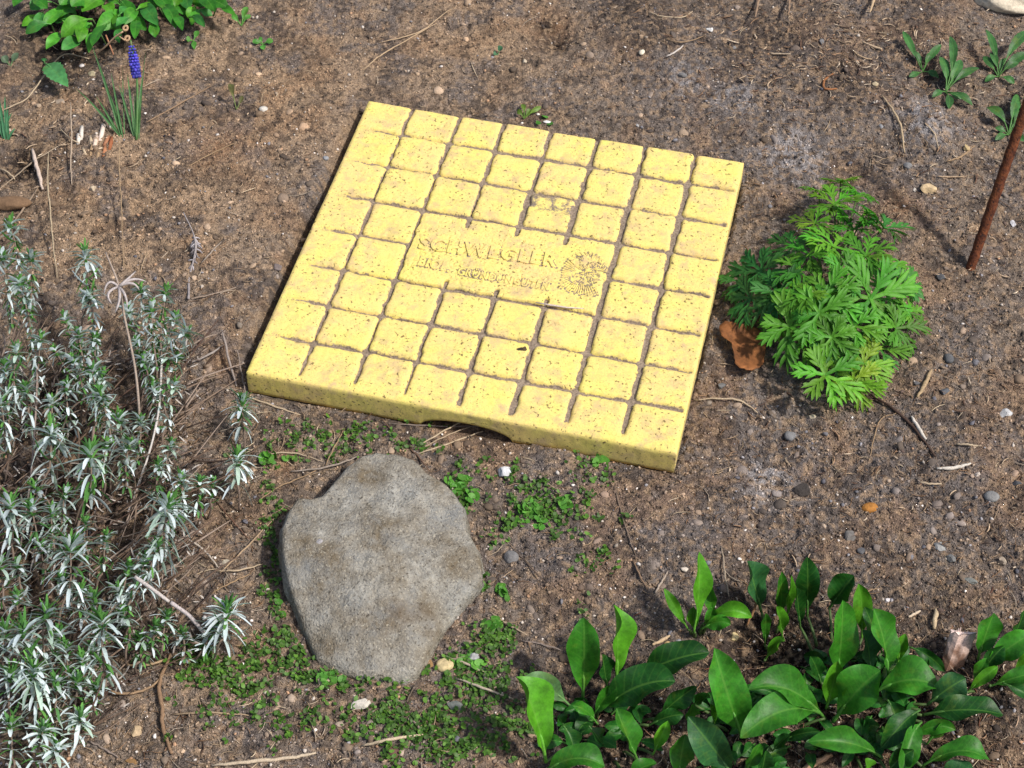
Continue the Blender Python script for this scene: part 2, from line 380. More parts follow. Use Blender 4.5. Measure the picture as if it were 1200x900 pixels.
# fibres: short bent slivers of dry plant matter
def fibres(name, n, l0, l1, w0, cols, wts, keep, label, lift=.0012):
    x, y, px, py = rand_ground(n); k = ~on_slab(x, y, .0) & (rng.random(n) < keep(px, py)); x, y = x[k], y[k]; n = len(x)
    t = np.linspace(-.5, .5, 4); tvv = []; tff = []
    for i, a in enumerate(t):
        b = .25 * (a * a - .1); wd = (1 - abs(a) * 1.2)
        tvv += [(a, b - .5 * wd, 0), (a, b + .5 * wd, 0), (a, b, .6 * wd)]
    for i in range(3):
        for q in ((0, 1), (1, 2), (2, 0)): tff.append((i * 3 + q[0], i * 3 + q[1], i * 3 + 3 + q[1], i * 3 + 3 + q[0]))
    tvv = np.array(tvv)
    L = l0 + (l1 - l0) * rng.random(n) ** 2
    tv2 = tvv.copy(); 
    scl = np.stack([L, L * 0 + w0, L * 0 + w0], -1) * rng.uniform(.7, 1.3, (n, 3))
    # keep curvature proportional to length: template y has curve (units of length) and width (units of width)
    eul = np.stack([rng.uniform(-.3, .3, n), rng.uniform(-.25, .25, n), rng.uniform(0, 6.28, n)], -1)
    pos = np.stack([x, y, gh(x, y) + lift], -1)
    ncurve = rng.uniform(-1.0, 1.0, n) * L * .9
    ca, sa = np.cos(eul), np.sin(eul)
    V = np.zeros((n, 12, 3))
    a = np.repeat(t, 3); wd = np.repeat(1 - abs(t) * 1.2, 3); s_ = np.tile([-.5, .5, 0], 4); h_ = np.tile([0, 0, .6], 4)
    V[:, :, 0] = a * L[:, None]; V[:, :, 1] = (a * a - .1) * ncurve[:, None] + s_ * wd * scl[:, 1:2]; V[:, :, 2] = h_ * wd * scl[:, 1:2] + a * L[:, None] * eul[:, 1:2]
    cz, sz = np.cos(eul[:, 2:3]), np.sin(eul[:, 2:3])
    V = np.stack([V[:, :, 0] * cz - V[:, :, 1] * sz, V[:, :, 0] * sz + V[:, :, 1] * cz, V[:, :, 2]], -1) + pos[:, None]
    Fc = (np.asarray(tff)[None] + (np.arange(n) * 12)[:, None, None]).reshape(-1, 4)
    o = build(name, V.reshape(-1, 3), Fc, M['twig'], None, np.repeat(palette(n, cols, wts), 12, 0), False)
    return tag(o, label, 'plant debris', kind='stuff')
def fk(px, py):
    d = .25 + .55 * (px > 800) + .5 * np.exp(-((px - 230) / 110) ** 2 - ((py - 600) / 200) ** 2) * 2 + .4 * (py > 780)
    d = d + .7 * np.exp(-((px - 900) / 150) ** 2 - ((py - 50) / 60) ** 2)
    return np.clip(d, 0, 1)
fibres('dry_fibres', 11500, .003, .016, .0007, [(150, 118, 88), (112, 84, 62), (178, 152, 122), (84, 62, 50), (196, 178, 152)], [4, 5, 2.2, 4, .7], fk, 'short brown plant fibres and rootlets littering the soil')
fibres('straw_bits', 1500, .006, .026, .0010, [(200, 180, 150), (168, 146, 118), (176, 160, 140)], [2, 3, 2],
       lambda px, py: np.clip(.25 + 1.2 * np.exp(-((px - 250) / 110) ** 2 - ((py - 610) / 170) ** 2) + .5 * np.exp(-((px - 1000) / 150) ** 2 - ((py - 70) / 60) ** 2) + .5 * (py > 820), 0, 1),
       'scattered pale straw pieces lying on the soil', .002)

fibres('dry_litter', 15000, .003, .014, .0017, [(190, 166, 138), (150, 120, 94), (110, 84, 68), (210, 190, 164), (84, 64, 54)], [4, 4, 3, 2, 3],
       lambda px, py: np.clip(.9 * np.exp(-((px - 960) / 130) ** 2 - ((py - 70) / 60) ** 2) + .6 * np.exp(-((px - 1130) / 90) ** 2 - ((py - 130) / 70) ** 2) + .10 * (px > 850) + .5 * np.exp(-((px - 70) / 80) ** 2 - ((py - 170) / 60) ** 2), 0, 1),
       'dry litter of shredded stems and leaves at the upper right', .002)
# ------------------------------------------------------------------ yellow slab
slab = empty('paving_slab', SL(.2, .2, 0), 'yellow concrete slab with a grid of raised squares and a lettered plate', 'paving slab')
UL = [0, .048, .0996, .148, .198, .247, .298, .350, .4]
GWU = [0, .0024, .0026, .0032, .0038, .0046, .0048, .0046, 0]
VL = [0, .051, .0997, .149, .2005, .2513, .304, .355, .4]
GW_V = .0040       # groove widths: lines running away from the viewer, lines running across
DEP = .0040
def edge_fade(u, v):            # 1 inside, 0 near the outer rim where the grooves run out
    front = ss(.004, .014, v + (vn(u, u * 0, .03, 251) - .5) * .010); right = ss(.000, .006, S - u); left = .35 + .65 * ss(.002, .05, u)
    return front * np.minimum(right, left) * ss(.0, .004, u)
def rim(u, v):
    d = np.minimum(np.minimum(u, S - u), np.minimum(v, S - v)); d = np.clip(d, 0, .003)
    return -(.003 - d) ** 2 / .003 * .5
def tile_top(u, v): return T + (fbm(u, v, .04, 2, 201) - .5) * .0012 + (vn(u, v, .004, 211) - .5) * .0002 + (vn(u, v, .0018, 221) - .5) * .00028
# body
nb = 200
uu = np.linspace(0, S, nb); U, V_ = np.meshgrid(uu, uu)
top = tile_top(U, V_) + rim(U, V_) - DEP * edge_fade(U, V_) * (1 - .25 * vn(U, V_, .006, 231)) - .0003
def notch(u): 
    t = np.clip(1 - ((u - .208) / .043) ** 2, 0, 1); return .0135 * np.sqrt(t)
bot = np.zeros_like(U) + notch(U) * ss(.10, .0, V_) - .001
def slabw(U, V_, Z_): 
    x = cY * (U - .2) + sY * (V_ - .2); y = -sY * (U - .2) + cY * (V_ - .2); return np.stack([x, y, Z_], -1).reshape(-1, 3)
VV = np.concatenate([slabw(U, V_, top), slabw(U, V_, bot)]); id_ = np.arange(nb * nb).reshape(nb, nb); N2 = nb * nb
Fs = [np.stack([id_[:-1, :-1], id_[:-1, 1:], id_[1:, 1:], id_[1:, :-1]], -1).reshape(-1, 4), N2 + np.stack([id_[:-1, :-1], id_[1:, :-1], id_[1:, 1:], id_[:-1, 1:]], -1).reshape(-1, 4)]
# side walls with intermediate rows and a slightly rough cast face
walls = []
base_n = 2 * N2; extra_v = []; wf = []
for e in (id_[0, :], id_[-1, ::-1], id_[::-1, 0], id_[:, -1]):
    rows = [e]; K = 7
    outn = None
    a = VV[e]; b = VV[N2 + e]
    tang = a[-1] - a[0]; tang = tang / np.linalg.norm(tang); nrm = np.array([tang[1], -tang[0], 0])
    for k in range(1, K):
        t = k / K; p = a * (1 - t) + b * t
        nn = (vn(np.arange(nb) * .002, p[:, 2] , .004, 241) - .5) * .0005 + .0003
        p = p + nrm * nn[:, None]; p[0] = a[0] * (1 - t) + b[0] * t; p[-1] = a[-1] * (1 - t) + b[-1] * t
        ids = base_n + np.arange(nb); base_n += nb; extra_v.append(p); rows.append(ids)
    rows.append(N2 + e)
    for r0, r1 in zip(rows[:-1], rows[1:]): wf.append(np.stack([r0[:-1], r1[:-1], r1[1:], r0[1:]], -1))
VV = np.concatenate([VV] + extra_v); FF = np.concatenate(Fs + wf)
uB, vB = to_uv(VV[:, 0], VV[:, 1])
ef = edge_fade(uB, vB)
dirt = np.where(VV[:, 2] > T - .0065, ef * 1.0, .12 + .15 * ss(.012, .0, VV[:, 2]))
dirt = np.where((VV[:, 2] > T - .0065) & (ef < .02), .05, dirt)
# wet dark weathered band on the side faces, greyer on the right-hand side
dirt = dirt + np.where((uB > S - .001) & (VV[:, 2] < T - .003), .28, 0)
build('slab_body', VV, FF, M['slab'], slab, None, False, None, dirt)
def tile_patch(name, u0, u1, v0, v1, n, seed, stain=0, stubs=(), label=None, plate=False):
    ou0, ou1, ov0, ov1 = u0 < .001, u1 > S - .001, v0 < .001, v1 > S - .001
    a = np.linspace(0, 1, n); m = int(n * (v1 - v0) / (u1 - u0) + .5)
    b = np.linspace(0, 1, m); A, B = np.meshgrid(u0 + a * (u1 - u0), v0 + b * (v1 - v0))
    # distance to each grooved side
    wob = lambda t, s: (vn(t, t * 0 + seed, .009, s) - .5) * .0020 + (vn(t, t * 0 + seed, .003, s + 1) - .5) * .0008
    r = np.random.default_rng(seed); off = r.uniform(-.0006, .0008, 4)
    big = np.full_like(A, .05)
    g0, g1 = GWU[int(np.argmin(abs(np.array(UL) - u0)))], GWU[int(np.argmin(abs(np.array(UL) - u1)))]
    dl = big if ou0 else A - u0 - g0 / 2 - off[0] + wob(B, 301)
    dr = big if ou1 else u1 - A - g1 / 2 - off[1] + wob(B, 311)
    db = big if ov0 else B - v0 - GW_V / 2 - off[2] + wob(A, 321)
    dt = big if ov1 else v1 - B - GW_V / 2 - off[3] + wob(A, 331)
    k = .0035
    def sm(a_, b_):    # rounded corner distance
        return np.where((a_ < k) & (b_ < k), k - np.sqrt(np.maximum(k - a_, 0) ** 2 + np.maximum(k - b_, 0) ** 2), np.minimum(a_, b_))
    d = np.minimum(np.minimum(sm(dl, db), sm(dr, db)), np.minimum(sm(dl, dt), sm(dr, dt)))
    for (su, sv, sr, sv2) in stubs:
        dd = np.hypot(A - su, np.maximum(0, np.maximum(sv - B, B - sv2))) - sr + wob(B, 341)
        d = np.minimum(d, dd)
    drop = DEP * 1.5 * (1 - ss(-.0018, .0012, d)) + .0005 * (1 - ss(0, .006, d))
    f = edge_fade(A, B)
    tl = (r.uniform(-.0006, .0006) + r.uniform(-.02, .02) * (A - u0) * .5 + r.uniform(-.02, .02) * (B - v0) * .5) * f
    pock = -.0007 * ss(.80, .88, vn(A, B, .0028, 250 + seed % 5)) * ss(.45, .6, vn(A, B, .02, 262))
    Zt = tile_top(A, B) + rim(A, B) - drop * f + tl + pock * f + .0001 * f - .0004 * (1 - ss(.0005, .003, np.minimum(np.minimum(A, S - A), np.minimum(B, S - B))))
    Zt = np.maximum(Zt, T - .0085)
    dirt = .02 + .95 * (1 - ss(-.0012, .0004, d)) * np.maximum(f, .2) + .20 * (1 - ss(0, .0035, d)) * f * ss(.25, .6, vn(A, B, .011, 405)) + .15 * ss(.45, .8, fbm(A, B, .014, 3, 401))
    if stain: dirt += stain * .72 * ss(.26, .58, fbm(A, B, .006, 4, 411)) * ss((v0 + v1) / 2 - .012, (v0 + v1) / 2 + .008, B)
    if plate: dirt += plate_dirt(A, B)
    ii = np.arange(m * n).reshape(m, n)
    Fp = np.stack([ii[:-1, :-1], ii[:-1, 1:], ii[1:, 1:], ii[1:, :-1]], -1).reshape(-1, 4)
    o = build(name, slabw(A, B, Zt), Fp, M['slab'], slab, None, True, None, dirt.ravel())
    if label: o['label'] = label
    return o
for i in range(8):
    for j in range(8):
        if 2 <= i <= 5 and 3 <= j <= 4: continue
        st = .8 if (i == 4 and j == 5) else (.18 if (i, j) in ((3, 5), (6, 7), (5, 5), (4, 6), (6, 6)) else .06)
        tile_patch('tile', UL[i], UL[i + 1], VL[j], VL[j + 1], 30, i * 8 + j + 5, st, (), 'square with a greyish brown stain on its surface' if st > .5 else None)
marks = []
def lettering(body, name, p0, p1, height, depth, bev):
    (ua, va), (ub, vb) = px_uv(*p0), px_uv(*p1)
    c = bpy.data.curves.new(name, 'FONT'); c.body = body; c.size = 1; c.resolution_u = 3
    c.extrude = .05; c.offset = .018 if bev > .03 else .004; c.bevel_depth = .02; c.bevel_resolution = 1
    c.space_character = 1.12
    tmp = bpy.data.objects.new('tmp', c); col.objects.link(tmp)
    bpy.context.view_layer.update()
    me = tmp.evaluated_get(bpy.context.evaluated_depsgraph_get()).to_mesh()
    V = np.array([v.co[:] for v in me.vertices]); Fc = [tuple(p.vertices) for p in me.polygons]
    bpy.data.objects.remove(tmp)
    x0, x1 = V[:, 0].min(), V[:, 0].max(); L = math.hypot(ub - ua, vb - va); a = math.atan2(vb - va, ub - ua)
    X_ = (V[:, 0] - x0) / (x1 - x0) * L; Y_ = V[:, 1] / .72 * height
    u = ua + X_ * math.cos(a) - Y_ * math.sin(a); v = va + X_ * math.sin(a) + Y_ * math.cos(a)
    u += (vn(u, v, .004, 501) - .5) * .0005; v += (vn(u, v, .004, 511) - .5) * .0005
    wear = ss(.50, .70, fbm(u, v, .012, 2, 521))
    z = tile_top(u, v) + V[:, 2] / max(abs(V[:, 2]).max(), 1e-6) * depth - .0004 * wear + .0001
    d = .02 + .22 * ss(.4, .7, fbm(u, v, .005, 2, 531))
    marks.append((u, v)); return name, slabw(u, v, z), Fc, d
parts_ = [lettering('SCHWEGLER', 'lettering', (489, 291), (652, 313), .0172, .0015, .045),
          lettering('BIOL.', 'lettering', (489, 311), (526, 319), .0120, .0012, .04),
          lettering('GRÜNDUNGUTEN', 'lettering', (535, 322), (642, 341), .0100, .0010, .02)]
em = MB(); cu, cv = px_uv(684, 320); mu_, mv_ = [], []
def bar(u0, v0, u1, v1, w_):
    n = 5; pts = []
    for k in range(n):
        t = k / (n - 1); u = u0 + (u1 - u0) * t + math.sin(t * 3) * .0006; v = v0 + (v1 - v0) * t
        pts.append(SL(u, v, float(tile_top(u, v)) + .0002)); mu_.append(u); mv_.append(v)
    tube(em, pts, [w_ * .6, w_, w_ * 1.05, w_, w_ * .6], seg=5)
EU, EV = .0225, .031          # half width and half height of the emblem
for k in range(26):                                      # fan of quills round the lower left of the emblem
    a = math.radians(150 + k * 6.6); sq = 1 / max(abs(math.cos(a)), abs(math.sin(a))) ** .7; r0 = random.uniform(.45, .58) * sq; r1 = random.uniform(.88, 1.0) * sq
    bar(cu + math.cos(a) * r0 * EU, cv + math.sin(a) * r0 * EV, cu + math.cos(a) * r1 * EU, cv + math.sin(a) * r1 * EV, .00070)
for k in range(70):
    a = random.uniform(0, 6.28); r = random.uniform(0, .62); b = a + random.uniform(-.7, .7) + (3.14 if k % 3 == 0 else 0); l = random.uniform(.0035, .0065)
    u, v = cu + .002 + math.cos(a) * r * EU, cv + .004 + math.sin(a) * r * EV
    bar(u, v, u + math.cos(b) * l, v + math.sin(b) * l, .00055)
for k in range(12):                                     # arc of short strokes over the top
    a = math.radians(20 + k * 11); bar(cu + math.cos(a) * .80 * EU, cv + math.sin(a) * .80 * EV, cu + math.cos(a + .15) * .95 * EU, cv + math.sin(a + .15) * .95 * EV, .0006)
marks.append((np.array(mu_), np.array(mv_)))
MU = np.concatenate([m[0] for m in marks]).astype(np.float32); MV = np.concatenate([m[1] for m in marks]).astype(np.float32)
def plate_dirt(A, B):
    best = np.full(A.size, 1.0, np.float32); a = A.ravel().astype(np.float32); b = B.ravel().astype(np.float32)
    for k in range(0, len(MU), 64):
        d = (a[:, None] - MU[None, k:k + 64]) ** 2 + (b[:, None] - MV[None, k:k + 64]) ** 2; best = np.minimum(best, d.min(1))
    best = np.sqrt(best).reshape(A.shape)
    return (.72 * np.exp(-((best - .0006) / .0008) ** 2)) * (.50 + .5 * ss(.3, .6, fbm(A, B, .010, 2, 421))) + .16 * np.exp(-(best / .0035) ** 2) * ss(.4, .65, fbm(A, B, .008, 2, 431))
st = [(UL[k], VL[5] - .013, .0018, VL[5]) for k in (3, 4, 5)] + [(UL[k], VL[3], .0018, VL[3] + .009) for k in (3, 4, 5)]
plate = tile_patch('name_plate', UL[2], UL[6], VL[3], VL[5], 300, 99, 0, st, 'large plate cast with raised lettering and a radiating emblem', True)
for nm, Vw, Fc, d in parts_: build(nm, Vw, Fc, M['slab'], plate, None, True, None, d)
eV = np.concatenate(em.V); build('emblem', eV, em.F, M['slab'], plate, None, True, None, .06 + .22 * ss(.4, .7, vn(eV[:, 0], eV[:, 1], .004, 541)))
# a straw lying in a groove
mb = MB(); tube(mb, [SL(*px_uv(x, y), T + .0006) for x, y in ((628, 355), (645, 358), (665, 361), (684, 362))], [.0005, .0009, .0008, .0004], sl(205, 190, 178), 6)
tag(mb.build('straw', M['twig']), 'short pale straw in the groove under the lettered plate', 'straw')
mb = MB(); V0, F0 = ico(2, 5, .3); q = SL(*px_uv(609, 410), T + .0005)
mb.add(V0 * [.0052, .0022, .0010] + np.array(q), F0, sl(60, 50, 36)); mb.add(V0 * [.0025, .0025, .0012] + np.array(q) + [.004, .0008, 0], F0, sl(80, 66, 44))
tag(mb.build('debris_flake', M['grit'], None, False), 'dark flake of dirt on a square below the lettered plate', 'dirt flake')

# ------------------------------------------------------------------ the flat grey stone
def stone():
    ctr = P(442, 662, .02); n = len(stone_px); per = 4
    pts = []
    for i in range(n):
        for k in range(per):
            t = k / per; a = stone_px[i]; b = stone_px[(i + 1) % n]; pts.append((a[0] * (1 - t) + b[0] * t, a[1] * (1 - t) + b[1] * t))
    n = len(pts); rimz = []; rim_ = []
    for (x, y) in pts:
        h = .028 - .024 * float(ss(640, 775, y)) - .006 * float(ss(480, 560, x))
        rim_.append(P(x, y, h))
    NR = 46; V = []; 
    th = np.arange(n)
    for r in range(NR + 1):
        f = r / NR
        for i, p in enumerate(rim_):
            x = ctr.x + (p.x - ctr.x) * f; y = ctr.y + (p.y - ctr.y) * f
            z = p.z * f ** 2 + (1 - f ** 2) * .029
            z -= .0055 * max(0, (f - .95) / .05) ** 2
            V.append((x, y, z))
    NS = 9
    for r in range(1, NS + 1):
        f = r / NS
        for i, p in enumerate(rim_):
            d = Vector((p.x - ctr.x, p.y - ctr.y, 0)).normalized()
            left = max(0, -d.x)
            out = .0015 * math.sin(f * 2.6) + f * .001 * left * (1 if d.y < .5 else .3) - f * .003 * max(0, -d.y)
            V.append((p.x + d.x * out, p.y + d.y * out, (p.z - .0055) * (1 - f) - .012 * f))
    V = np.array(V)
    nz = (fbm(V[:, 0], V[:, 1], .05, 3, 601) - .5) * .010 + (fbm(V[:, 0], V[:, 1], .014, 4, 611) - .5) * .0034 + (vn(V[:, 0], V[:, 1], .0028, 621) - .5) * .0012
    m_ = np.ones(len(V)); m_[(NR + 1) * n:] = np.repeat(np.linspace(1, 0, NS), n); V[:, 2] += nz * m_
    jit = (vn(V[:, 2] * 1.4 + V[:, 0], V[:, 1] - V[:, 2], .010, 631) - .5) * .004; V[(NR + 1) * n:, 0] += jit[(NR + 1) * n:]; V[(NR + 1) * n:, 1] += jit[(NR + 1) * n:]
    # a shallow step near the lower right corner
    c = P(512, 705, .015); V[:, 2] -= .0015 * np.exp(-((V[:, 0] - c.x) ** 2 + (V[:, 1] - c.y) ** 2) / .012 ** 2)
    Fc = []
    for r in range(NR + NS):
        for i in range(n):
            j = (i + 1) % n
            Fc.append((r * n + i, (r + 1) * n + i, (r + 1) * n + j, r * n + j))
    o = build('stone', V, np.array(Fc), M['stone']); return o
tag(stone(), 'flat grey-brown boulder lying in front of the yellow slab', 'stone')

# ------------------------------------------------------------------ pebbles
pebbles = [
 (309,128,12,9,(225,218,205),'white pebble on bare soil left of the slab top corner'),
 (109,221,10,10,(196,178,150),'cream pebble below the pale stubble on the upper left soil'),
 (45,124,12,9,(170,150,128),'rounded tan pebble at upper left by the bent straw'),
 (71,119,16,8,(178,160,140),'flat pale stone flake beside the rounded tan pebble'),
 (108,87,12,10,(172,160,130),'beige pebble among the grape hyacinth leaves'),
 (96,77,7,6,(228,220,215),'tiny white pebble at the edge of the upper left foliage'),
 (382,185,11,9,(150,158,172),'blue-grey pebble beside the upper left edge of the slab'),
 (325,313,14,9,(128,116,112),'grey pebble beside the middle of the slab left edge'),
 (370,116,7,6,(215,200,190),'small whitish pebble above left of the slab corner'),
 (832,35,11,10,(232,230,225),'bright white round pebble near the top edge'),
 (752,61,8,10,(226,214,190),'cream egg-shaped pebble above the slab middle'),
 (615,72,6,9,(200,184,160),'small upright cream pebble beside the dark hollow at top'),
 (641,143,10,6,(235,232,228),'white chip just behind the slab back edge'),
 (747,147,6,7,(170,170,175),'small grey pebble behind the slab back edge'),
 (860,56,11,9,(128,128,134),'grey pebble below right of the white round pebble at top'),
 (800,88,14,8,(126,124,128),'grey stone sunk in the ashy patch above the slab'),
 (1089,222,25,17,(206,180,140),'largest pebble on the right, smooth and tan'),
 (1072,223,8,8,(228,218,205),'small white pebble touching the big tan pebble'),
 (1032,147,8,12,(134,142,156),'oval blue-grey pebble left of the ashy mound'),
 (963,48,10,13,(118,118,126),'dark grey oval pebble near the top right'),
 (1064,194,13,11,(134,136,142),'grey angular pebble under the curved twig at upper right'),
 (1026,98,11,9,(206,188,154),'cream cube-like pebble at the head of the curved twig'),
 (1132,173,10,10,(182,160,118),'yellowish pebble on the right flank of the ashy mound'),
 (1188,262,9,14,(225,222,222),'white splinter of stone to the right of the rusty rod'),
 (1103,325,17,13,(84,92,104),'dark slate pebble left of the foot of the rusty rod'),
 (1112,420,13,14,(92,98,108),'slate-grey pebble right of the feathery green plant'),
 (1107,459,15,10,(86,98,116),'blue slate pebble near the tan stick right of the feathery plant'),
 (845,452,14,11,(104,106,110),'grey pebble below the brown dead leaf'),
 (1045,441,8,8,(170,150,126),'small tan pebble at the foot of the feathery plant'),
 (1179,485,22,15,(176,182,190),'light grey angular stone near the right edge'),
 (1162,582,19,15,(138,140,142),'mid-grey angular stone below the light one at right'),
 (1101,642,17,20,(158,162,160),'pointed light grey stone above the bottom right leaves'),
 (1115,655,14,12,(120,124,124),'duller grey stone touching the pointed light stone'),
 (996,628,19,16,(112,108,104),'wedge-shaped grey stone above the broad-leaved clump'),
 (939,575,24,17,(70,64,60),'dark earthy stone in the soil right of the slab corner'),
 (1019,595,18,12,(176,120,58),'orange chip of brick on the soil at right'),
 (1191,566,14,10,(76,84,100),'dark blue slate pebble at the right edge'),
 (1146,556,7,7,(220,205,190),'tiny cream pebble below the white twig at right'),
 (1010,645,12,10,(92,96,108),'small slate pebble just below the wedge-shaped stone'),
 (1176,658,9,11,(176,160,140),'beige pebble at right above the bottom leaves'),
 (926,511,16,14,(120,122,130),'pale slate stone right of the slab lower corner'),
 (952,488,8,7,(200,186,160),'small cream pebble under the feathery plant tip'),
 (1137,680,17,9,(138,140,134),'flat pale grey stone at lower right near the leaves'),
 (1041,703,9,7,(226,218,215),'white pebble above the right-hand broad leaves'),
 (592,553,20,16,(226,226,226),'lumpy white stone below the front edge of the slab'),
 (521,779,18,15,(206,186,140),'cream triangular stone at the lower right of the boulder'),
 (503,777,8,15,(160,126,84),'upright tan chip pressed against the boulder'),
 (374,635,8,6,(160,156,156),'small light chip lying on top of the grey boulder'),
 (313,686,11,11,(196,176,126),'cream pebble among the weeds left of the boulder'),
 (556,769,19,12,(168,176,184),'bluish white stone among the weeds right of the boulder'),
 (599,653,18,16,(124,122,126),'grey flake right of the boulder'),
 (420,825,26,12,(206,198,184),'whitish flake of stone below the boulder'),
 (536,827,22,13,(134,138,130),'grey stone among the weeds below right of the boulder'),
 (378,798,18,10,(180,162,140),'cream flake just below the boulder left side'),
 (399,848,13,8,(172,156,138),'pale pebble below the whitish flake'),
 (461,881,11,13,(112,82,74),'reddish brown pebble near the bottom edge'),
 (321,821,12,11,(92,76,68),'brown rounded pebble at lower left of the boulder'),
 (861,747,11,11,(212,190,140),'round cream pebble between the broad-leaved clumps'),
 (803,667,10,6,(228,214,196),'white chip left of the small upright clump'),
 (796,751,8,6,(150,152,164),'pale lilac pebble below the small upright clump'),
 (783,757,8,10,(186,160,116),'tan pebble left of the pale lilac one'),
 (264,659,9,9,(190,180,160),'pale pebble among the straw left of the boulder'),
 (160,857,12,13,(190,166,132),'cream pebble under the silver shrub near the bottom edge'),
 (155,892,14,8,(150,116,76),'brown flat pebble at the bottom edge below the cream one'),
 (12,697,44,30,(120,96,72),'brown rock half hidden under the silver shrub at the left edge'),
 (12,238,50,20,(124,98,74),'brown rock at the left edge above the silver shrub'),
 (1075,449,8,6,(96,96,104),'small slate pebble between feathery plant and tan stick'),
]
for i, (px, py, w_, h_, c, lab) in enumerate(pebbles):
    V0, F0 = ico(3, 100 + i, .02)
    rr = np.random.default_rng(i + 50)
    # facet the ball with random cutting planes, then roughen it
    ang = i % 5 != 0
    for k in range(16 if ang else 5):
        nrm = rr.normal(size=3); nrm /= np.linalg.norm(nrm); lim = rr.uniform(.50, .86) if ang else rr.uniform(.8, .95)
        d = V0 @ nrm; V0 = V0 - np.outer(np.maximum(d - lim, 0), nrm)
    V0 = V0 * (1 + (vn(V0[:, 0] * 3 + V0[:, 2], V0[:, 1] * 3 - V0[:, 2], 1, i) - .5)[:, None] * .10)
    if c[2] > c[0] and w_ > 10: w_, h_ = w_ * .86, h_ * .86
    sx, sy = w_ / PXM / 2 * 1.12, h_ / PXM / 2 * 1.25; sz = min(sx, sy) * .62
    a = rr.uniform(-.4, .4) if w_ < 30 else 0
    Vr = (V0 * [sx, sy, sz]) @ rot(rr.uniform(-.15, .15), rr.uniform(-.15, .15), a).T
    on_stone = 'on top of the grey boulder' in lab
    p = P(px, py, .0315) if on_stone else PG(px, py, sz * .35)
    mb = MB(); mb.add(Vr + np.array(p), F0, (lambda q: (q * .3 + q.mean() * .7 * np.array([1.04, 1, .94])) if c[2] > c[0] else q)(np.array(sl(*c))) * rr.uniform(.75, .95)); o = mb.build('rock' if w_ > 40 else 'pebble', M['rock'], None, not ang)
    tag(o, lab, 'rock' if w_ > 40 else 'pebble', 'pebbles and chips lying on the soil' if w_ <= 40 else None)
# pale rock at the top right corner
V0, F0 = ico(4, 77, .01); V0 = V0 * (1 + (fbm(V0[:, 0] + V0[:, 2], V0[:, 1] - V0[:, 2], .7, 3, 88) - .5)[:, None] * .5)
mb = MB(); mb.add(V0 * [.050, .028, .016] + np.array(PG(1196, -4, .002)), F0, np.array(sl(214, 200, 176)) * .9)
tag(mb.build('rock', M['rock']), 'pale cream rock cut by the top right corner', 'rock')

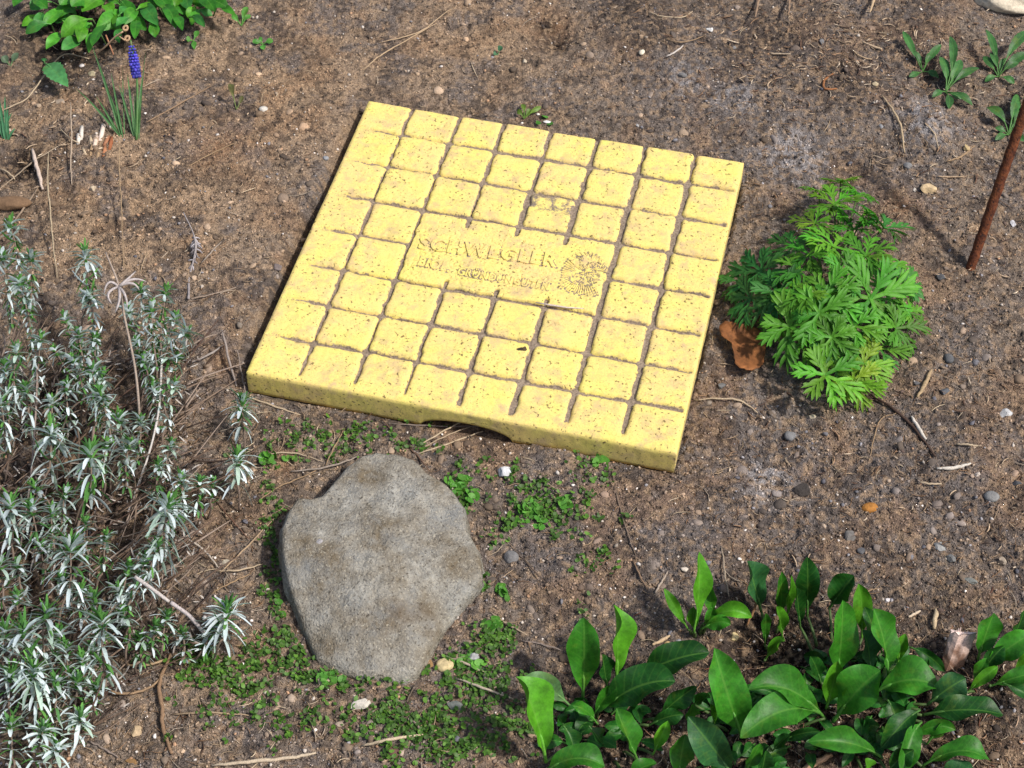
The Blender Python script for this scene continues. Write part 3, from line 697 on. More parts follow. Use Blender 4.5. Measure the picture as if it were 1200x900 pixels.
# ------------------------------------------------------------------ twigs and straws
STRAW, TAN, GREY, DKB, WHT = (186, 166, 138), (156, 130, 100), (140, 126, 116), (74, 56, 44), (214, 204, 190)
twigs = [
 ([(546,491),(515,508),(487,524)],2.2,STRAW,'pale straw slanting out from under the slab notch',3),
 ([(566,505),(530,518),(490,532)],2.2,STRAW,'lowest of the pale straws under the slab notch',3),
 ([(553,499),(520,512),(488,528)],1.8,(170,150,124),'thin straw between two paler ones under the slab notch',4),
 ([(458,497),(505,499),(566,500)],1.8,GREY,'grey straw lying along the foot of the slab front',2),
 ([(447,491),(470,515),(492,537),(504,552)],2.2,(112,88,72),'brown stalk running from slab front to the boulder top',3),
 ([(288,464),(318,475),(352,486)],2.4,STRAW,'pale stalk along the foot of the slab left corner',3),
 ([(278,410),(283,435),(288,462)],2.2,GREY,'thin stalk leaning on the slab left corner',14),
 ([(301,539),(325,531),(350,532),(378,541)],2.0,STRAW,'curved straw crossing the orange patch of soil',4),
 ([(341,552),(375,549),(398,543),(420,535)],2.4,(160,146,132),'grey-brown twig touching the top of the boulder',6),
 ([(404,502),(393,522),(382,545)],2.0,TAN,'short stalk upright between slab and boulder',8),
 ([(300,590),(322,573),(352,560),(385,545)],1.8,TAN,'thin stalk running up to the boulder shoulder',5),
 ([(814,469),(842,467),(868,470),(888,484)],2.6,STRAW,'pale curved rootlet right of the slab lower corner',3),
 ([(1092,433),(1084,449),(1075,465)],5.5,(170,146,112),'thick tan stick right of the feathery plant',3),
 ([(1020,462),(1045,478),(1070,500),(1096,535)],4.0,(78,60,50),'dark brown stalk running down from the feathery plant',3),
 ([(1068,488),(1077,502),(1085,515)],5.0,WHT,'short white stub at the end of the dark stalk',4),
 ([(1050,484),(1030,495),(1018,540)],1.8,TAN,'thin side branch below the dark brown stalk',3),
 ([(1098,549),(1118,548),(1138,543)],4.6,WHT,'chalky white twig lying at right',3),
 ([(1121,520),(1134,521),(1146,523)],2.8,STRAW,'short straw above the chalky white twig',3),
 ([(1078,565),(1090,567),(1104,567)],2.8,STRAW,'short straw below the chalky white twig',3),
 ([(1033,111),(1047,130),(1056,150),(1060,179)],3.6,(182,160,128),'curved tan twig beside the ashy mound',5),
 ([(1084,144),(1096,158),(1099,174)],2.2,STRAW,'short curved straw on the ashy mound',4),
 ([(1109,189),(1125,184),(1142,171)],3.0,TAN,'twig along the foot of the ashy mound',4),
 ([(1099,207),(1113,207),(1129,207)],2.6,(186,160,130),'level straw above the big tan pebble',3),
 ([(781,66),(791,61),(801,53)],3.0,(200,190,180),'short whitish twig below the white round pebble',3),
 ([(779,45),(795,49),(812,47),(826,41)],1.8,TAN,'arched rootlet left of the white round pebble',6),
 ([(760,13),(775,19),(800,20),(812,13)],2.0,STRAW,'curved straw at the top edge',4),
 ([(444,50),(478,42),(500,32),(528,10)],2.0,(186,160,128),'upper of the two long straws behind the slab left corner',4),
 ([(425,82),(446,65),(468,52),(512,27)],2.0,(186,160,128),'lower of the two long straws behind the slab left corner',4),
 ([(221,195),(248,180),(275,168)],1.8,TAN,'thin stem on bare soil left of the slab',4),
 ([(171,144),(210,122),(248,100)],2.2,(150,124,98),'brown stem on soil right of the grape hyacinth',5),
 ([(5,128),(32,115),(52,88),(75,64),(104,69)],2.4,STRAW,'bent straw arching past the serrated leaf',14),
 ([(83,120),(84,157),(83,190),(84,216)],2.2,(180,160,138),'upright straw above the cream pebble at upper left',14),
 ([(57,179),(56,215),(59,250),(62,285),(67,325)],2.2,(176,158,130),'long dry stem standing above the silver shrub at far left',30),
 ([(139,160),(140,200),(142,240),(145,317)],1.8,(160,136,106),'long thin dry stem standing above the silver shrub',30),
 ([(0,221),(20,205),(45,185),(82,164)],2.2,(160,142,120),'dry stem slanting to the pale stubble',6),
 ([(14,264),(28,244),(44,220)],3.0,(150,130,110),'short grey stick at the left edge above the shrub',8),
 ([(0,197),(10,203),(18,210)],2.6,STRAW,'broken straw at the left edge',5),
 ([(38,175),(43,195),(50,222)],6.0,(206,186,170),'thick peeling whitish stub at upper left',8),
 ([(70,150),(80,160),(92,168)],2.2,STRAW,'short straw crossing the upright straw',10),
 ([(211,354),(240,347),(277,337)],2.2,(150,132,116),'level twig below the dead silvery sprig',5),
 ([(260,283),(246,297),(235,309)],2.0,(160,146,132),'short side twig of the dead silvery sprig',10),
 ([(260,387),(268,420),(277,453)],3.2,(150,138,130),'grey woolly stalk left of the slab corner',12),
 ([(217,427),(240,418),(262,405)],2.8,(158,148,140),'grey twig between shrub and slab corner',10),
 ([(262,405),(250,418),(238,432)],3.2,DKB,'dark broken twig end beside the slab corner',6),
 ([(321,608),(290,640),(257,672)],2.2,(176,150,120),'longest straw crossing the litter left of the boulder',7),
 ([(252,669),(280,668),(308,661)],2.2,STRAW,'level straw in the litter left of the boulder',6),
 ([(247,696),(270,683),(295,672)],2.0,TAN,'lower slanting straw in the litter left of the boulder',5),
 ([(220,632),(238,644),(255,664)],2.6,(176,164,150),'pale stalk leaving the big silver rosette',14),
 ([(255,589),(272,610),(292,632)],2.0,(110,82,66),'brown stalk crossing the litter left of the boulder',6),
 ([(263,757),(280,757),(297,757)],1.8,TAN,'short level straw beside the lowest outlying silver tuft',4),
 ([(300,736),(314,748),(327,759)],1.8,TAN,'short slanting straw at the boulder lower left',4),
 ([(200,767),(187,799),(190,830),(191,850),(201,884)],5.0,(140,112,86),'thick pale root running down below the silver shrub',5),
 ([(115,804),(144,813),(173,807),(192,790)],3.2,(150,124,96),'curved root joining the thick pale root from the left',5),
 ([(147,780),(172,779),(197,772)],3.2,(172,146,114),'straight root above the curved one under the shrub',8),
 ([(200,776),(216,776),(236,768)],3.0,(160,136,108),'side root pointing right from the thick pale root',7),
 ([(104,868),(121,877),(139,888)],2.4,GREY,'grey stick under the silver shrub at the bottom',3),
 ([(249,897),(290,893),(340,888),(371,882)],4.0,(196,178,152),'long whitish stick at the bottom edge',4),
 ([(424,874),(455,867),(497,860)],3.6,(200,180,150),'whitish stick below the boulder',4),
 ([(200,837),(245,835),(291,838)],2.4,(164,142,114),'level stem across the litter below the shrub',4),
 ([(522,769),(545,777),(567,788)],3.0,(176,160,140),'upper of two parallel sticks right of the boulder foot',5),
 ([(534,795),(565,806),(602,820)],3.0,(186,172,150),'lower of two parallel sticks right of the boulder foot',6),
 ([(487,802),(474,826),(459,850)],2.4,(100,88,74),'dark stem running down from the boulder tip',4),
 ([(483,842),(488,849),(494,857)],2.4,(176,150,140),'short pinkish stick among the weeds',4),
 ([(574,717),(596,732),(618,744)],2.4,(170,150,126),'thin stick left of the broad-leaved clump',4),
 ([(603,646),(620,662),(638,682)],2.0,(100,84,72),'dark stem right of the boulder shoulder',3),
 ([(742,657),(750,675),(759,692)],2.4,(136,112,90),'brown stem left of the small upright clump',4),
 ([(782,670),(775,682),(768,695)],3.0,(166,150,134),'grey stick left of the small upright clump',4),
 ([(846,640),(849,670),(854,701)],2.2,(158,142,122),'upright straw behind the small upright clump',9),
 ([(764,756),(774,751),(785,745)],4.2,(196,170,136),'short thick straw above the broad leaves',4),
 ([(612,751),(635,755),(658,762)],2.2,GREY,'grey stem above the yellow-green bent leaf',4),
 ([(718,553),(724,585),(732,615),(745,650)],2.0,(128,110,94),'long stem running down from the slab front',4),
 ([(1097,714),(1096,725),(1094,737)],6.0,(196,174,140),'stubby cream stick left of the wooden stump',7),
 ([(1065,723),(1071,720),(1078,716)],3.6,(206,186,160),'short cream stick above the right-hand broad leaves',3),
 ([(940,902),(957,893),(975,885)],7.0,(190,150,116),'thick orange-tan stick at the bottom edge',5),
 ([(887,690),(884,712),(874,735)],3.0,(150,110,76),'dry brown leaf stalk between the broad-leaved clumps',14),
 ([(1010,700),(1018,692),(1028,690)],1.8,TAN,'wispy rootlet above the right-hand leaves',3),
 ([(885,20),(888,5),(889,-8)],4.0,(150,124,100),'left of the pale stalks standing at the top edge',14),
 ([(924,18),(925,5),(926,-8)],4.0,(150,124,100),'middle one of the pale stalks standing at the top edge',14),
 ([(1019,14),(1023,3),(1027,-8)],4.4,(190,164,130),'right and palest of the stalks at the top edge',12),
 ([(998,58),(1008,66),(1022,70)],2.6,(184,158,126),'curved pale straw among the litter at upper right',4),
 ([(1010,48),(1022,54),(1034,58)],4.0,(190,166,136),'crumpled straw blade among the litter at upper right',4),
 ([(903,63),(914,63),(926,63)],2.8,(186,166,140),'short level straw in the litter at upper right',3),
 ([(976,86),(966,94),(967,104),(981,104)],4.0,(150,100,62),'hooked orange-brown stalk at upper right',4),
]
for pts, wd, c, lab, hmax in twigs:
    n = len(pts); P3 = []
    for i, (x, y) in enumerate(pts):
        t = i / (n - 1); lift = .0010 + hmax * .001 * .5 * math.sin(math.pi * min(1, t * 1.0)) * (1 if hmax > 4 else .35)
        if hmax >= 12: lift = .0015 + hmax * .001 * 1.1 * (1 - t)
        P3.append(PG(x, y, lift + wd / PXM * .3))
    cur = catmull(P3, 5); m = len(cur)
    cur = [p + Vector((random.uniform(-1, 1), random.uniform(-1, 1), random.uniform(-.5, .5))) * .0005 for p in cur]
    rs = [wd / PXM / 2 * (1.0 - .45 * abs(2 * i / (m - 1) - 1) ** 2) * random.uniform(.85, 1.12) for i in range(m)]
    mb = MB(); tube(mb, cur, rs, np.array(sl(*c)) * .9, 7, .08)
    kind = 'root' if 'root ' in lab + ' ' and 'thick pale' in lab else ('straw' if 'straw' in lab else 'twig')
    tag(mb.build(kind if kind != 'root' else 'twig', M['twig']), lab, 'straw' if kind == 'straw' else 'twig', 'dry twigs and straws on the soil')
# dead silvery sprig left of the slab
spr = empty('dead_sprig', PG(221, 350), 'dead silvery sprig with shrivelled leaves standing on bare soil', 'dead sprig')
mb = MB(); sp = catmull([PG(221, 350, .004), P(222, 325, .018), P(229, 295, .03), P(227, 275, .038), P(215, 249, .045)], 6); tube(mb, sp, [.0013] * 18 + [.0006] * 7, sl(150, 142, 140), 6, .2)
mb.build('stem', M['twig'], spr); mb = MB()
for k in range(46):
    p = sp[random.randint(7, 17)]; a = random.uniform(0, 6.28); q = p + Vector((math.cos(a) * .006, math.sin(a) * .006, random.uniform(-.012, -.002)))
    tube(mb, bez(p, p.lerp(q, .5) + Vector((math.cos(a), math.sin(a), 0)) * .003, q, 4), [.0006, .0008, .0006, .0003], sl(*random.choice([(168, 162, 166), (140, 132, 132), (190, 184, 188)])), 4)
tag(mb.build('shrivelled_leaves', M['silver'], spr), kind='stuff')

# ------------------------------------------------------------------ broad leaves
GREEN = (.030, .158, .010)
def make_leaf(parent, base, tip, width, c=GREEN, arch=.25, fold=.25, roll=0.0, wave=.06, shape='lance', petiole=.12, hint=None, name='leaf', m=None, serr=0, curl=0, label=None, seg=22):
    """a curved, folded blade from base to tip with real relief"""
    base = Vector(base); tip = Vector(tip); L = (tip - base).length
    mid = base.lerp(tip, .5) + Vector((0, 0, 1)) * L * arch
    if shape != 'blade': mid = mid + (tip - base).cross(Vector((0, 0, 1))) * random.uniform(-.14, .14)
    cl = bez(base, mid, tip, seg + 1)
    hint = Vector(hint) if hint is not None else (Vector((0, -.45, 1)))
    ns = 8; V = []; U = []; C = []; ph = random.uniform(0, 6); ph2 = random.uniform(0, 6); tw = random.uniform(-.5, .5)
    for i, p in enumerate(cl):
        t = i / seg
        tg = (cl[min(i + 1, seg)] - cl[max(i - 1, 0)]).normalized()
        side = tg.cross(hint);
        if side.length < 1e-4: side = Vector((1, 0, 0))
        side.normalize(); nrm = side.cross(tg).normalized()
        ang = roll + tw * (t - .5) * 2
        s2 = side * math.cos(ang) + nrm * math.sin(ang); n2 = nrm * math.cos(ang) - side * math.sin(ang)
        if shape == 'lance': q = max(0, (t - petiole) / (1 - petiole)); wprof = math.sin(math.pi * min(1, q ** 1.12)) ** .82
        elif shape == 'spoon': q = max(0, (t - petiole) / (1 - petiole)); wprof = (math.sin(math.pi * min(1, q ** 1.3)) ** .75)
        elif shape == 'blade': wprof = min(1, t * 4 + .4) * (1 - t ** 3)
        elif shape == 'ovate': q = max(0, (t - petiole) / (1 - petiole)); wprof = (math.sin(math.pi * min(1, q ** .85)) ** .80)
        wprof = max(wprof, .06 if t < 1 else .0)
        hw = width / 2 * wprof
        cr = 0
        if serr: cr = serr * abs(((t * 11) % 1) - .5)
        for k in range(ns + 1):
            s = (k / ns) * 2 - 1
            hh = hw * (1 + cr * (abs(s) > .9))
            off = fold * hh * (abs(s) ** 1.3) - curl * hh * max(0, abs(s) - .5) ** 2 * 3 + wave * width * math.sin(t * 11 + ph + (2.2 if s > 0 else 0)) * abs(s) ** 2 * min(1, wprof * 1.3)
            off += .010 * width * math.sin(t * 62 - abs(s) * 8) * min(1, abs(s) * 3) * (1 - abs(s))
            V.append(p + s2 * s * hh * (1 - .10 * fold) + n2 * off); U.append((s, t))
            cc = np.array(c) * (1 + .15 * math.sin(ph2 + t * 4) * s)
            if abs(s) > .99: cc = cc * 1.12
            C.append(cc)
    Fc = []
    for i in range(seg):
        for k in range(ns): a = i * (ns + 1) + k; Fc.append((a, a + 1, a + ns + 2, a + ns + 1))
    # petiole along the lower part
    mb = MB(); mb.add(V, Fc, np.array(C), np.array(U))
    if petiole > .05:
        kk = max(3, int(seg * (petiole + .25))); tube(mb, [p - Vector((0, 0, .0004)) for p in cl[:kk]], [width * .035 + .0004] * (kk - 1) + [.0002], np.array(c) * 1.3 + .02, 5)
    o = mb.build(name, m or M['leaf'], parent)
    if label: o['label'] = label
    return o
YG = (.065, .235, .010); DK = (.010, .068, .007); BL = (.022, .095, .026); MG = GREEN; PALE = (.10, .21, .075)
clumps = {
 'A': ((700, 838), 'broad-leaved green rosette with a yellow-green bent leaf, left of the bottom row', [
   (683,820, 684,727, 40, MG, .30), (722,800, 719,712, 35, YG, .25), (640,893, 606,797, 44, YG, .35), (668,827, 613,798, 29, PALE, .25),
   (700,835, 788,800, 46, DK, .35), (742,795, 828,766, 40, DK, .30), (695,838, 721,801, 20, MG, .3), (700,848, 672,828, 16, MG, .3),
   (748,892, 723,832, 30, MG, .25), (765,884, 782,846, 16, YG, .3), (636,906, 706,899, 32, MG, .5), (733,912, 768,895, 20, MG, .3),
   (770,842, 815,806, 24, DK, .3), (712,806, 706,768, 22, DK, .25), (690,850, 706,872, 18, DK, .2), (760,850, 800,838, 20, DK, .3), (660,850, 672,880, 20, DK, .2)]),
 'B': ((818, 736), 'small upright green clump of pointed leaves, topmost of the bottom plants', [
   (813,741, 819,650, 25, YG, .12), (807,738, 779,691, 13, YG, .2), (834,724, 829,680, 18, MG, .15), (824,731, 879,724, 20, YG, .55), (822,737, 855,732, 20, MG, .35),
   (814,741, 813,712, 15, YG, .3), (828,736, 836,712, 16, MG, .2)]),
 'D': ((905, 752), 'sparse clump of small narrow leaves with one round dark leaf', [
   (892,716, 876,660, 38, BL, .2), (914,728, 916,672, 16, MG, .2), (922,728, 927,676, 13, YG, .2), (917,748, 910,712, 17, YG, .3), (896,756, 897,720, 13, MG, .3), (896,774, 919,752, 14, YG, .6)]),
 'C': ((985, 812), 'largest broad-leaved green clump, centre of the bottom right plants', [
   (946,722, 946,655, 29, DK, .15), (938,735, 933,690, 18, DK, .2), (980,800, 987,707, 38, MG, .2), (972,712, 1000,676, 34, DK, .3), (1010,748, 1006,686, 25, YG, .18), (1034,765, 1014,713, 22, DK, .25),
   (1042,796, 1024,716, 40, MG, .22), (1020,792, 1011,740, 29, BL, .25), (1052,778, 1061,744, 16, YG, .3), (968,830, 981,777, 29, YG, .2), (976,846, 1030,788, 50, MG, .35),
   (1024,812, 1096,806, 46, MG, .35), (1086,826, 1130,796, 36, BL, .35), (1080,838, 1172,838, 38, DK, .30), (1034,888, 950,870, 30, MG, .35), (1078,832, 1034,876, 28, DK, .3),
   (1080,846, 1058,906, 26, MG, .3), (1064,866, 1118,856, 18, MG, .35), (1080,898, 1158,893, 30, MG, .45), (1015,916, 1014,890, 20, YG, .3), (1066,758, 1106,786, 16, DK, .3),
   (1000,800, 1012,832, 22, DK, .25), (1040,820, 1052,852, 24, DK, .25), (1074,792, 1088,770, 14, MG, .3), (1086,872, 1112,848, 16, MG, .4), (1040,905,1070,880,24,DK,.3), (1098,912,1140,905,24,BL,.3), (962,800, 950,770, 18, DK, .2)]),
 'F': ((885, 850), 'green clump of wide glossy leaves left of the largest clump', [
   (870,864, 838,763, 46, MG, .25), (967,842, 880,810, 42, MG, .35), (962,836, 871,864, 42, MG, .35), (915,868, 960,858, 16, DK, .3), (862,912, 808,842, 40, BL, .25),
   (795,912, 803,862, 28, MG, .25), (873,905, 890,872, 18, MG, .25), (892,910, 898,880, 18, DK, .2), (806,852, 811,826, 18, MG, .4), (812,826, 832,818, 13, MG, .4), (838,850, 832,826, 12, YG, .3), (845,912, 830,890, 24, MG, .2), (905,880, 925,862, 14, DK, .2)]),
 'E': ((1165, 792), 'green leafy clump cut by the right edge beside the wooden stump', [
   (1146,772, 1164,720, 32, MG, .2), (1148,784, 1206,744, 30, MG, .35), (1188,748, 1200,716, 22, DK, .2), (1132,812, 1168,782, 15, YG, .35), (1160,804, 1216,788, 22, MG, .3), (1150,790, 1176,758, 22, DK, .3), (1186,790, 1215,768, 22, YG, .3), (1175,800, 1212,822, 16, DK, .3), (1140,800, 1156,772, 16, MG, .2)]),
}
for k, ((rx, ry), lab, leaves) in clumps.items():
    root = PG(rx, ry)
    pl = empty('leafy_plant', root, lab, 'plant', 'broad-leaved plants along the bottom edge')
    for (bx, by, tx, ty, wd, c, ar) in leaves:
        L = math.hypot(tx - bx, ty - by) / PXM
        up = (by - ty) / max(1, math.hypot(tx - bx, ty - by))       # 1 when pointing up in the picture
        hb = random.uniform(.006, .014); ht = hb + L * (.22 + .62 * max(0, up)) + .004
        c = tuple(np.array(c) * random.uniform(.85, 1.2))
        b3 = P(bx, by, hb + gz(P(bx, by))); t3 = P(tx, ty, ht)
        if up < -.3: b3 = P(bx, by, .030); t3 = P(tx, ty, .018)
        ar_ = ar * (1 - .55 * max(0, up)); t3 = b3 + (t3 - b3) * 1.04
        make_leaf(pl, b3, t3, wd / PXM * .96, c, ar_ * 1.25, random.uniform(.3, .75), random.uniform(-.55, .55), .14, 'lance' if wd < 36 or random.random() < .6 else 'ovate', .10,
                  hint=(sdir * .4 + Vector((0, -.5, 1))).normalized())
    if k in 'CFA':
        for _ in range({'C': 75, 'F': 42, 'A': 24}[k]):
            bx = rx + random.uniform(-85, 90) * (1 if k == 'C' else .6); by = ry + random.uniform(-40, 70) * (1 if k != 'A' else .5); a = random.uniform(0, 6.28); L = random.uniform(18, 36)
            make_leaf(pl, PG(bx, by, .002), PG(bx + math.cos(a) * L, by - math.sin(a) * L * .8, random.uniform(.004, .012)), random.uniform(10, 18) / PXM, tuple(np.array(DK) * random.uniform(.9, 1.9)), .3, .4, random.uniform(-.4, .4), .08, 'lance', .15)
    mb = MB()
    for (bx, by, tx, ty, wd, c, ar) in leaves:
        b3 = P(bx, by, .010 + gz(P(bx, by)))
        d = Vector((root.x - b3.x, root.y - b3.y, 0)) * .35
        e = b3 + d; e.z = gz(e) - .002
        tube(mb, bez(b3, b3.lerp(e, .5) + Vector((0, 0, .004)), e, 5), [.0011, .0012, .0013, .0014, .0016], (.10, .17, .05), 6)
    mb.build('leaf_stalks', M['fine_leaf'], pl)['kind'] = 'stuff'

# foliage at the top left
tl = empty('leafy_plant', PG(140, 20), 'bright green leafy patch cut by the top left edge', 'plant')
TLL = [(150,12,112,36,26),(130,-6,96,14,26),(118,40,104,62,14),(95,10,62,24,24),(108,22,72,44,26),(80,12,50,32,20),(60,28,30,40,16),(75,40,54,58,16),(100,44,72,58,20),
       (128,26,108,54,20),(140,0,160,26,22),(165,6,186,30,22),(150,20,172,36,18),(176,-6,200,18,24),(186,8,206,34,20),(198,0,222,22,24),(214,8,234,26,20),(228,-4,252,14,22),(240,0,268,10,22),
       (160,24,158,46,16),(176,26,182,44,16),(60,2,36,12,22),(40,-4,16,8,20),(90,-8,70,6,24),(110,4,84,8,24),(200,20,214,36,14),(146,34,140,50,14),(255,6,276,18,12),(222,20,240,32,12),(120,14,140,36,20),
       (100,30,92,50,18),(190,-10,176,12,22),(50,14,44,34,16),(168,14,150,32,18),(236,10,224,30,14),(132,20,122,6,20),(215,-8,205,8,22),(82,34,96,44,16)]
for _ in range(40):
    bx = random.uniform(30, 255); by = random.uniform(-25, 42 - bx * .13); a = random.uniform(2.4, 7.0); L = random.uniform(18, 34); TLL.append((bx, by, bx + math.cos(a) * L, by - math.sin(a) * L * .7, random.uniform(12, 22)))
for (bx, by, tx, ty, wd) in TLL:
    hb = random.uniform(.012, .032); ht = hb + random.uniform(-.008, .012)
    make_leaf(tl, P(bx, by, hb), P(tx, ty, max(.006, ht)), wd / PXM * 1.05, tuple(np.array(random.choice([MG, MG, (.05, .22, .015), (.04, .19, .03), YG])) * random.uniform(.9, 1.3)), random.uniform(.15, .4), random.uniform(.1, .35), random.uniform(-.4, .4), .06, 'lance', .12)
mb = MB()
for (bx, by, tx, ty, wd) in TLL:
    b3 = P(bx, by, .015); e = b3 + Vector((random.uniform(-.01, .01), random.uniform(0, .012), 0)); e.z = gz(e) - .002
    tube(mb, bez(b3, b3.lerp(e, .5), e, 4), .0009, (.09, .17, .05), 5)
tag(mb.build('leaf_stalks', M['fine_leaf'], tl), kind='stuff')
# single leaves and seedlings
def small_plant(px, py, lab, cat, leaves, c=(.06, .20, .03), name='seedling', shape='spoon', h=.008, serr=0, stemc=(.08, .15, .04), group=None):
    r_ = PG(px, py); e = empty(name, r_, lab, cat, group)
    for L in leaves:
        tx, ty, wd, ht = L[:4]
        t3 = PG(tx, ty, ht); b = PG(px, py, .001)
        make_leaf(e, b, t3, wd / PXM, tuple(np.array(c) * random.uniform(.8, 1.25)), random.uniform(.15, .4), .2, random.uniform(-.2, .2), .05, shape, .25, serr=serr)
    return e
small_plant(52, 74, 'serrated green leaf standing at upper left beside a bent straw', 'leaf sprout', [(80, 102, 26, .012), (52, 68, 8, .006)], (.07, .24, .07), 'nettle_sprout', 'ovate', serr=.35)
small_plant(308, 52, 'tiny green seedling above the white pebble on bare soil', 'seedling', [(296, 50, 10, .004), (320, 49, 10, .004), (310, 58, 9, .003), (303, 45, 8, .004)])
small_plant(226, 48, 'small green sprout right of the top left foliage', 'seedling', [(232, 36, 9, .008), (218, 46, 9, .005), (228, 58, 8, .004)])
small_plant(283, 30, 'little green sprig at the right tip of the top left foliage', 'seedling', [(290, 8, 10, .012), (272, 16, 9, .008), (294, 18, 8, .008)])
small_plant(583, 64, 'small blue-green sprout with a pale bud behind the slab', 'seedling', [(588, 54, 9, .008), (578, 62, 8, .004)], (.05, .14, .07))
small_plant(277, 128, 'dark purple budding shoot with a green tip on bare soil', 'seedling', [(270, 98, 9, .018), (284, 112, 7, .010)], (.10, .09, .03))
small_plant(614, 139, 'yellow-green sprig at the back edge of the slab', 'seedling', [(606, 130, 8, .005), (622, 128, 8, .005), (634, 125, 7, .004), (612, 122, 7, .005)], (.10, .17, .02))
small_plant(1081, 84, 'weed with two long leaves at upper right, leftmost of the weeds there', 'weed', [(1065, 90, 9, .004), (1090, 62, 8, .010), (1100, 92, 10, .003), (1058, 36, 11, .012), (1103, 52, 11, .018), (1070, 60, 8, .01)], (.040, .125, .030), 'weed', 'lance', serr=.25, group='weeds at the upper right edge')
small_plant(1108, 108, 'weed with a broad dark lower leaf behind the ashy mound', 'weed', [(1092, 114, 9, .004), (1117, 86, 8, .010), (1127, 116, 10, .003), (1101, 66, 14, .018), (1113, 42, 12, .024), (1148, 80, 12, .012), (1140, 124, 12, .006), (1122, 84, 15, .010), (1112, 128, 11, .004), (1126, 70, 14, .016)], (.040, .125, .030), 'weed', 'lance', serr=.25, group='weeds at the upper right edge')
small_plant(1170, 90, 'tallest upper right weed with spreading pointed leaves', 'weed', [(1154, 96, 9, .004), (1179, 68, 8, .010), (1189, 98, 10, .003), (1155, 34, 11, .022), (1208, 36, 15, .022), (1194, 74, 12, .012), (1160, 62, 10, .016), (1206, 62, 15, .014), (1152, 66, 11, .012)], (.040, .125, .030), 'weed', 'lance', serr=.25, group='weeds at the upper right edge')
small_plant(1182, 158, 'low weed behind the top of the rusty rod', 'weed', [(1166, 164, 9, .004), (1191, 136, 8, .010), (1201, 166, 10, .003), (1156, 126, 14, .010), (1200, 142, 11, .008), (1194, 112, 15, .014), (1210, 96, 15, .014), (1166, 150, 10, .005), (1204, 128, 15, .008)], (.040, .125, .030), 'weed', 'lance', serr=.25, group='weeds at the upper right edge')
# grass tuft at the left edge, rosette scrap leaf
gt = empty('grass_tuft', PG(6, 166), 'blue-green grass tuft at the left edge', 'grass tuft')
for (tx, ty, h) in ((-6, 118, .03), (6, 112, .035), (14, 132, .025), (-2, 108, .03), (10, 122, .03), (18, 150, .012), (2, 126, .03), (-10, 128, .02)):
    make_leaf(gt, PG(6 + random.uniform(-5, 5), 164, 0), PG(tx, ty, h * .4), .0032, (.06, .20, .09), .2, .5, 0, .02, 'blade', 0, m=M['fine_leaf'], name='grass_blade', seg=12)
small_plant(12, 78, 'dull grey-green leaf at the left edge below the foliage', 'leaf sprout', [(2, 66, 12, .006), (22, 62, 10, .01)], (.09, .14, .08), 'seedling', 'lance')

# ------------------------------------------------------------------ grape hyacinth
mu = empty('grape_hyacinth', PG(160, 164), 'blue grape hyacinth flower with thin upright leaves', 'flower')
H = .072
ftop = P(153, 47, .078); fbase = P(160, 90, .050); foot = PG(160, 164)
mb = MB(); tube(mb, catmull([foot, foot.lerp(fbase, .5) + Vector((.001, 0, .002)), fbase, ftop], 6), [.0013] * 12 + [.0010] * 7, (.10, .22, .06), 7); mb.build('flower_stem', M['fine_leaf'], mu)
sp_ = MB(); nrow = 11
axd = (ftop - fbase); axn = axd.normalized(); s1 = axn.orthogonal().normalized(); s2 = axn.cross(s1)
V1, F1 = ico(2, 9, .0)
spike = None
for r in range(nrow):
    t = r / (nrow - 1); cnt = 8 if r < 8 else 5; rad = .0039 * math.sin(math.pi * (.22 + .62 * t)) ** .8
    for k in range(cnt):
        a = 6.283 * (k + .5 * (r % 2)) / cnt + random.uniform(-.1, .1)
        d = (s1 * math.cos(a) + s2 * math.sin(a)); o_ = fbase + axd * (.02 + t * .80) + d * rad
        dirn = (d * .8 - axn * (.65 - t * 1.1)).normalized(); q = dirn.to_track_quat('Z', 'Y').to_matrix()
        sz = .0021 * (1 - .5 * t) * random.uniform(.8, 1.15)
        Vf = V1.copy(); Vf = Vf * [1, 1, 1.35]; pin = Vf[:, 2] > 1.0; Vf[pin, :2] *= .75; Vf[:, 2] *= 1
        c = np.array(random.choice([(.028, .03, .22), (.04, .04, .30), (.07, .055, .42)])) * (1.0 + 1.0 * t)
        Vw = (Vf * sz) @ np.array(q).T + np.array(o_)
        m2 = MB(); m2.add(Vw, F1, c); sp_.add(Vw, F1, c)
fl = sp_.build('floret_cluster', M['petal'], mu); fl['label'] = 'dense spike of deep blue florets, paler violet at the top'; fl['kind'] = 'stuff'
mb = MB(); tube(mb, [fbase + axd * .82, fbase + axd * .95, ftop], [.0016, .0013, .0004], (.20, .25, .10), 6); mb.build('bud_tip', M['fine_leaf'], mu)
for (bx, by, tx, ty, h, wd) in ((160,163,168,84,.05,.0026),(159,163,149,84,.05,.0028),(161,164,166,112,.035,.0026),(158,163,139,98,.04,.0028),(160,164,158,104,.04,.0028),(163,164,171,60,.052,.0018),
                             (143,160,107,51,.055,.0026),(141,160,88,103,.035,.0026),(142,160,117,76,.045,.0026),(144,160,126,104,.035,.0028),(140,160,112,112,.03,.0024),(144,161,130,84,.04,.0024),(142,160,134,122,.025,.0026),(146,160,144,74,.045,.0014)):
    make_leaf(mu, PG(bx, by, 0), P(tx, ty, h), wd, (.085, .20, .07), .10, .5, random.uniform(-.3, .3), .01, 'blade', 0, m=M['fine_leaf'], seg=14)
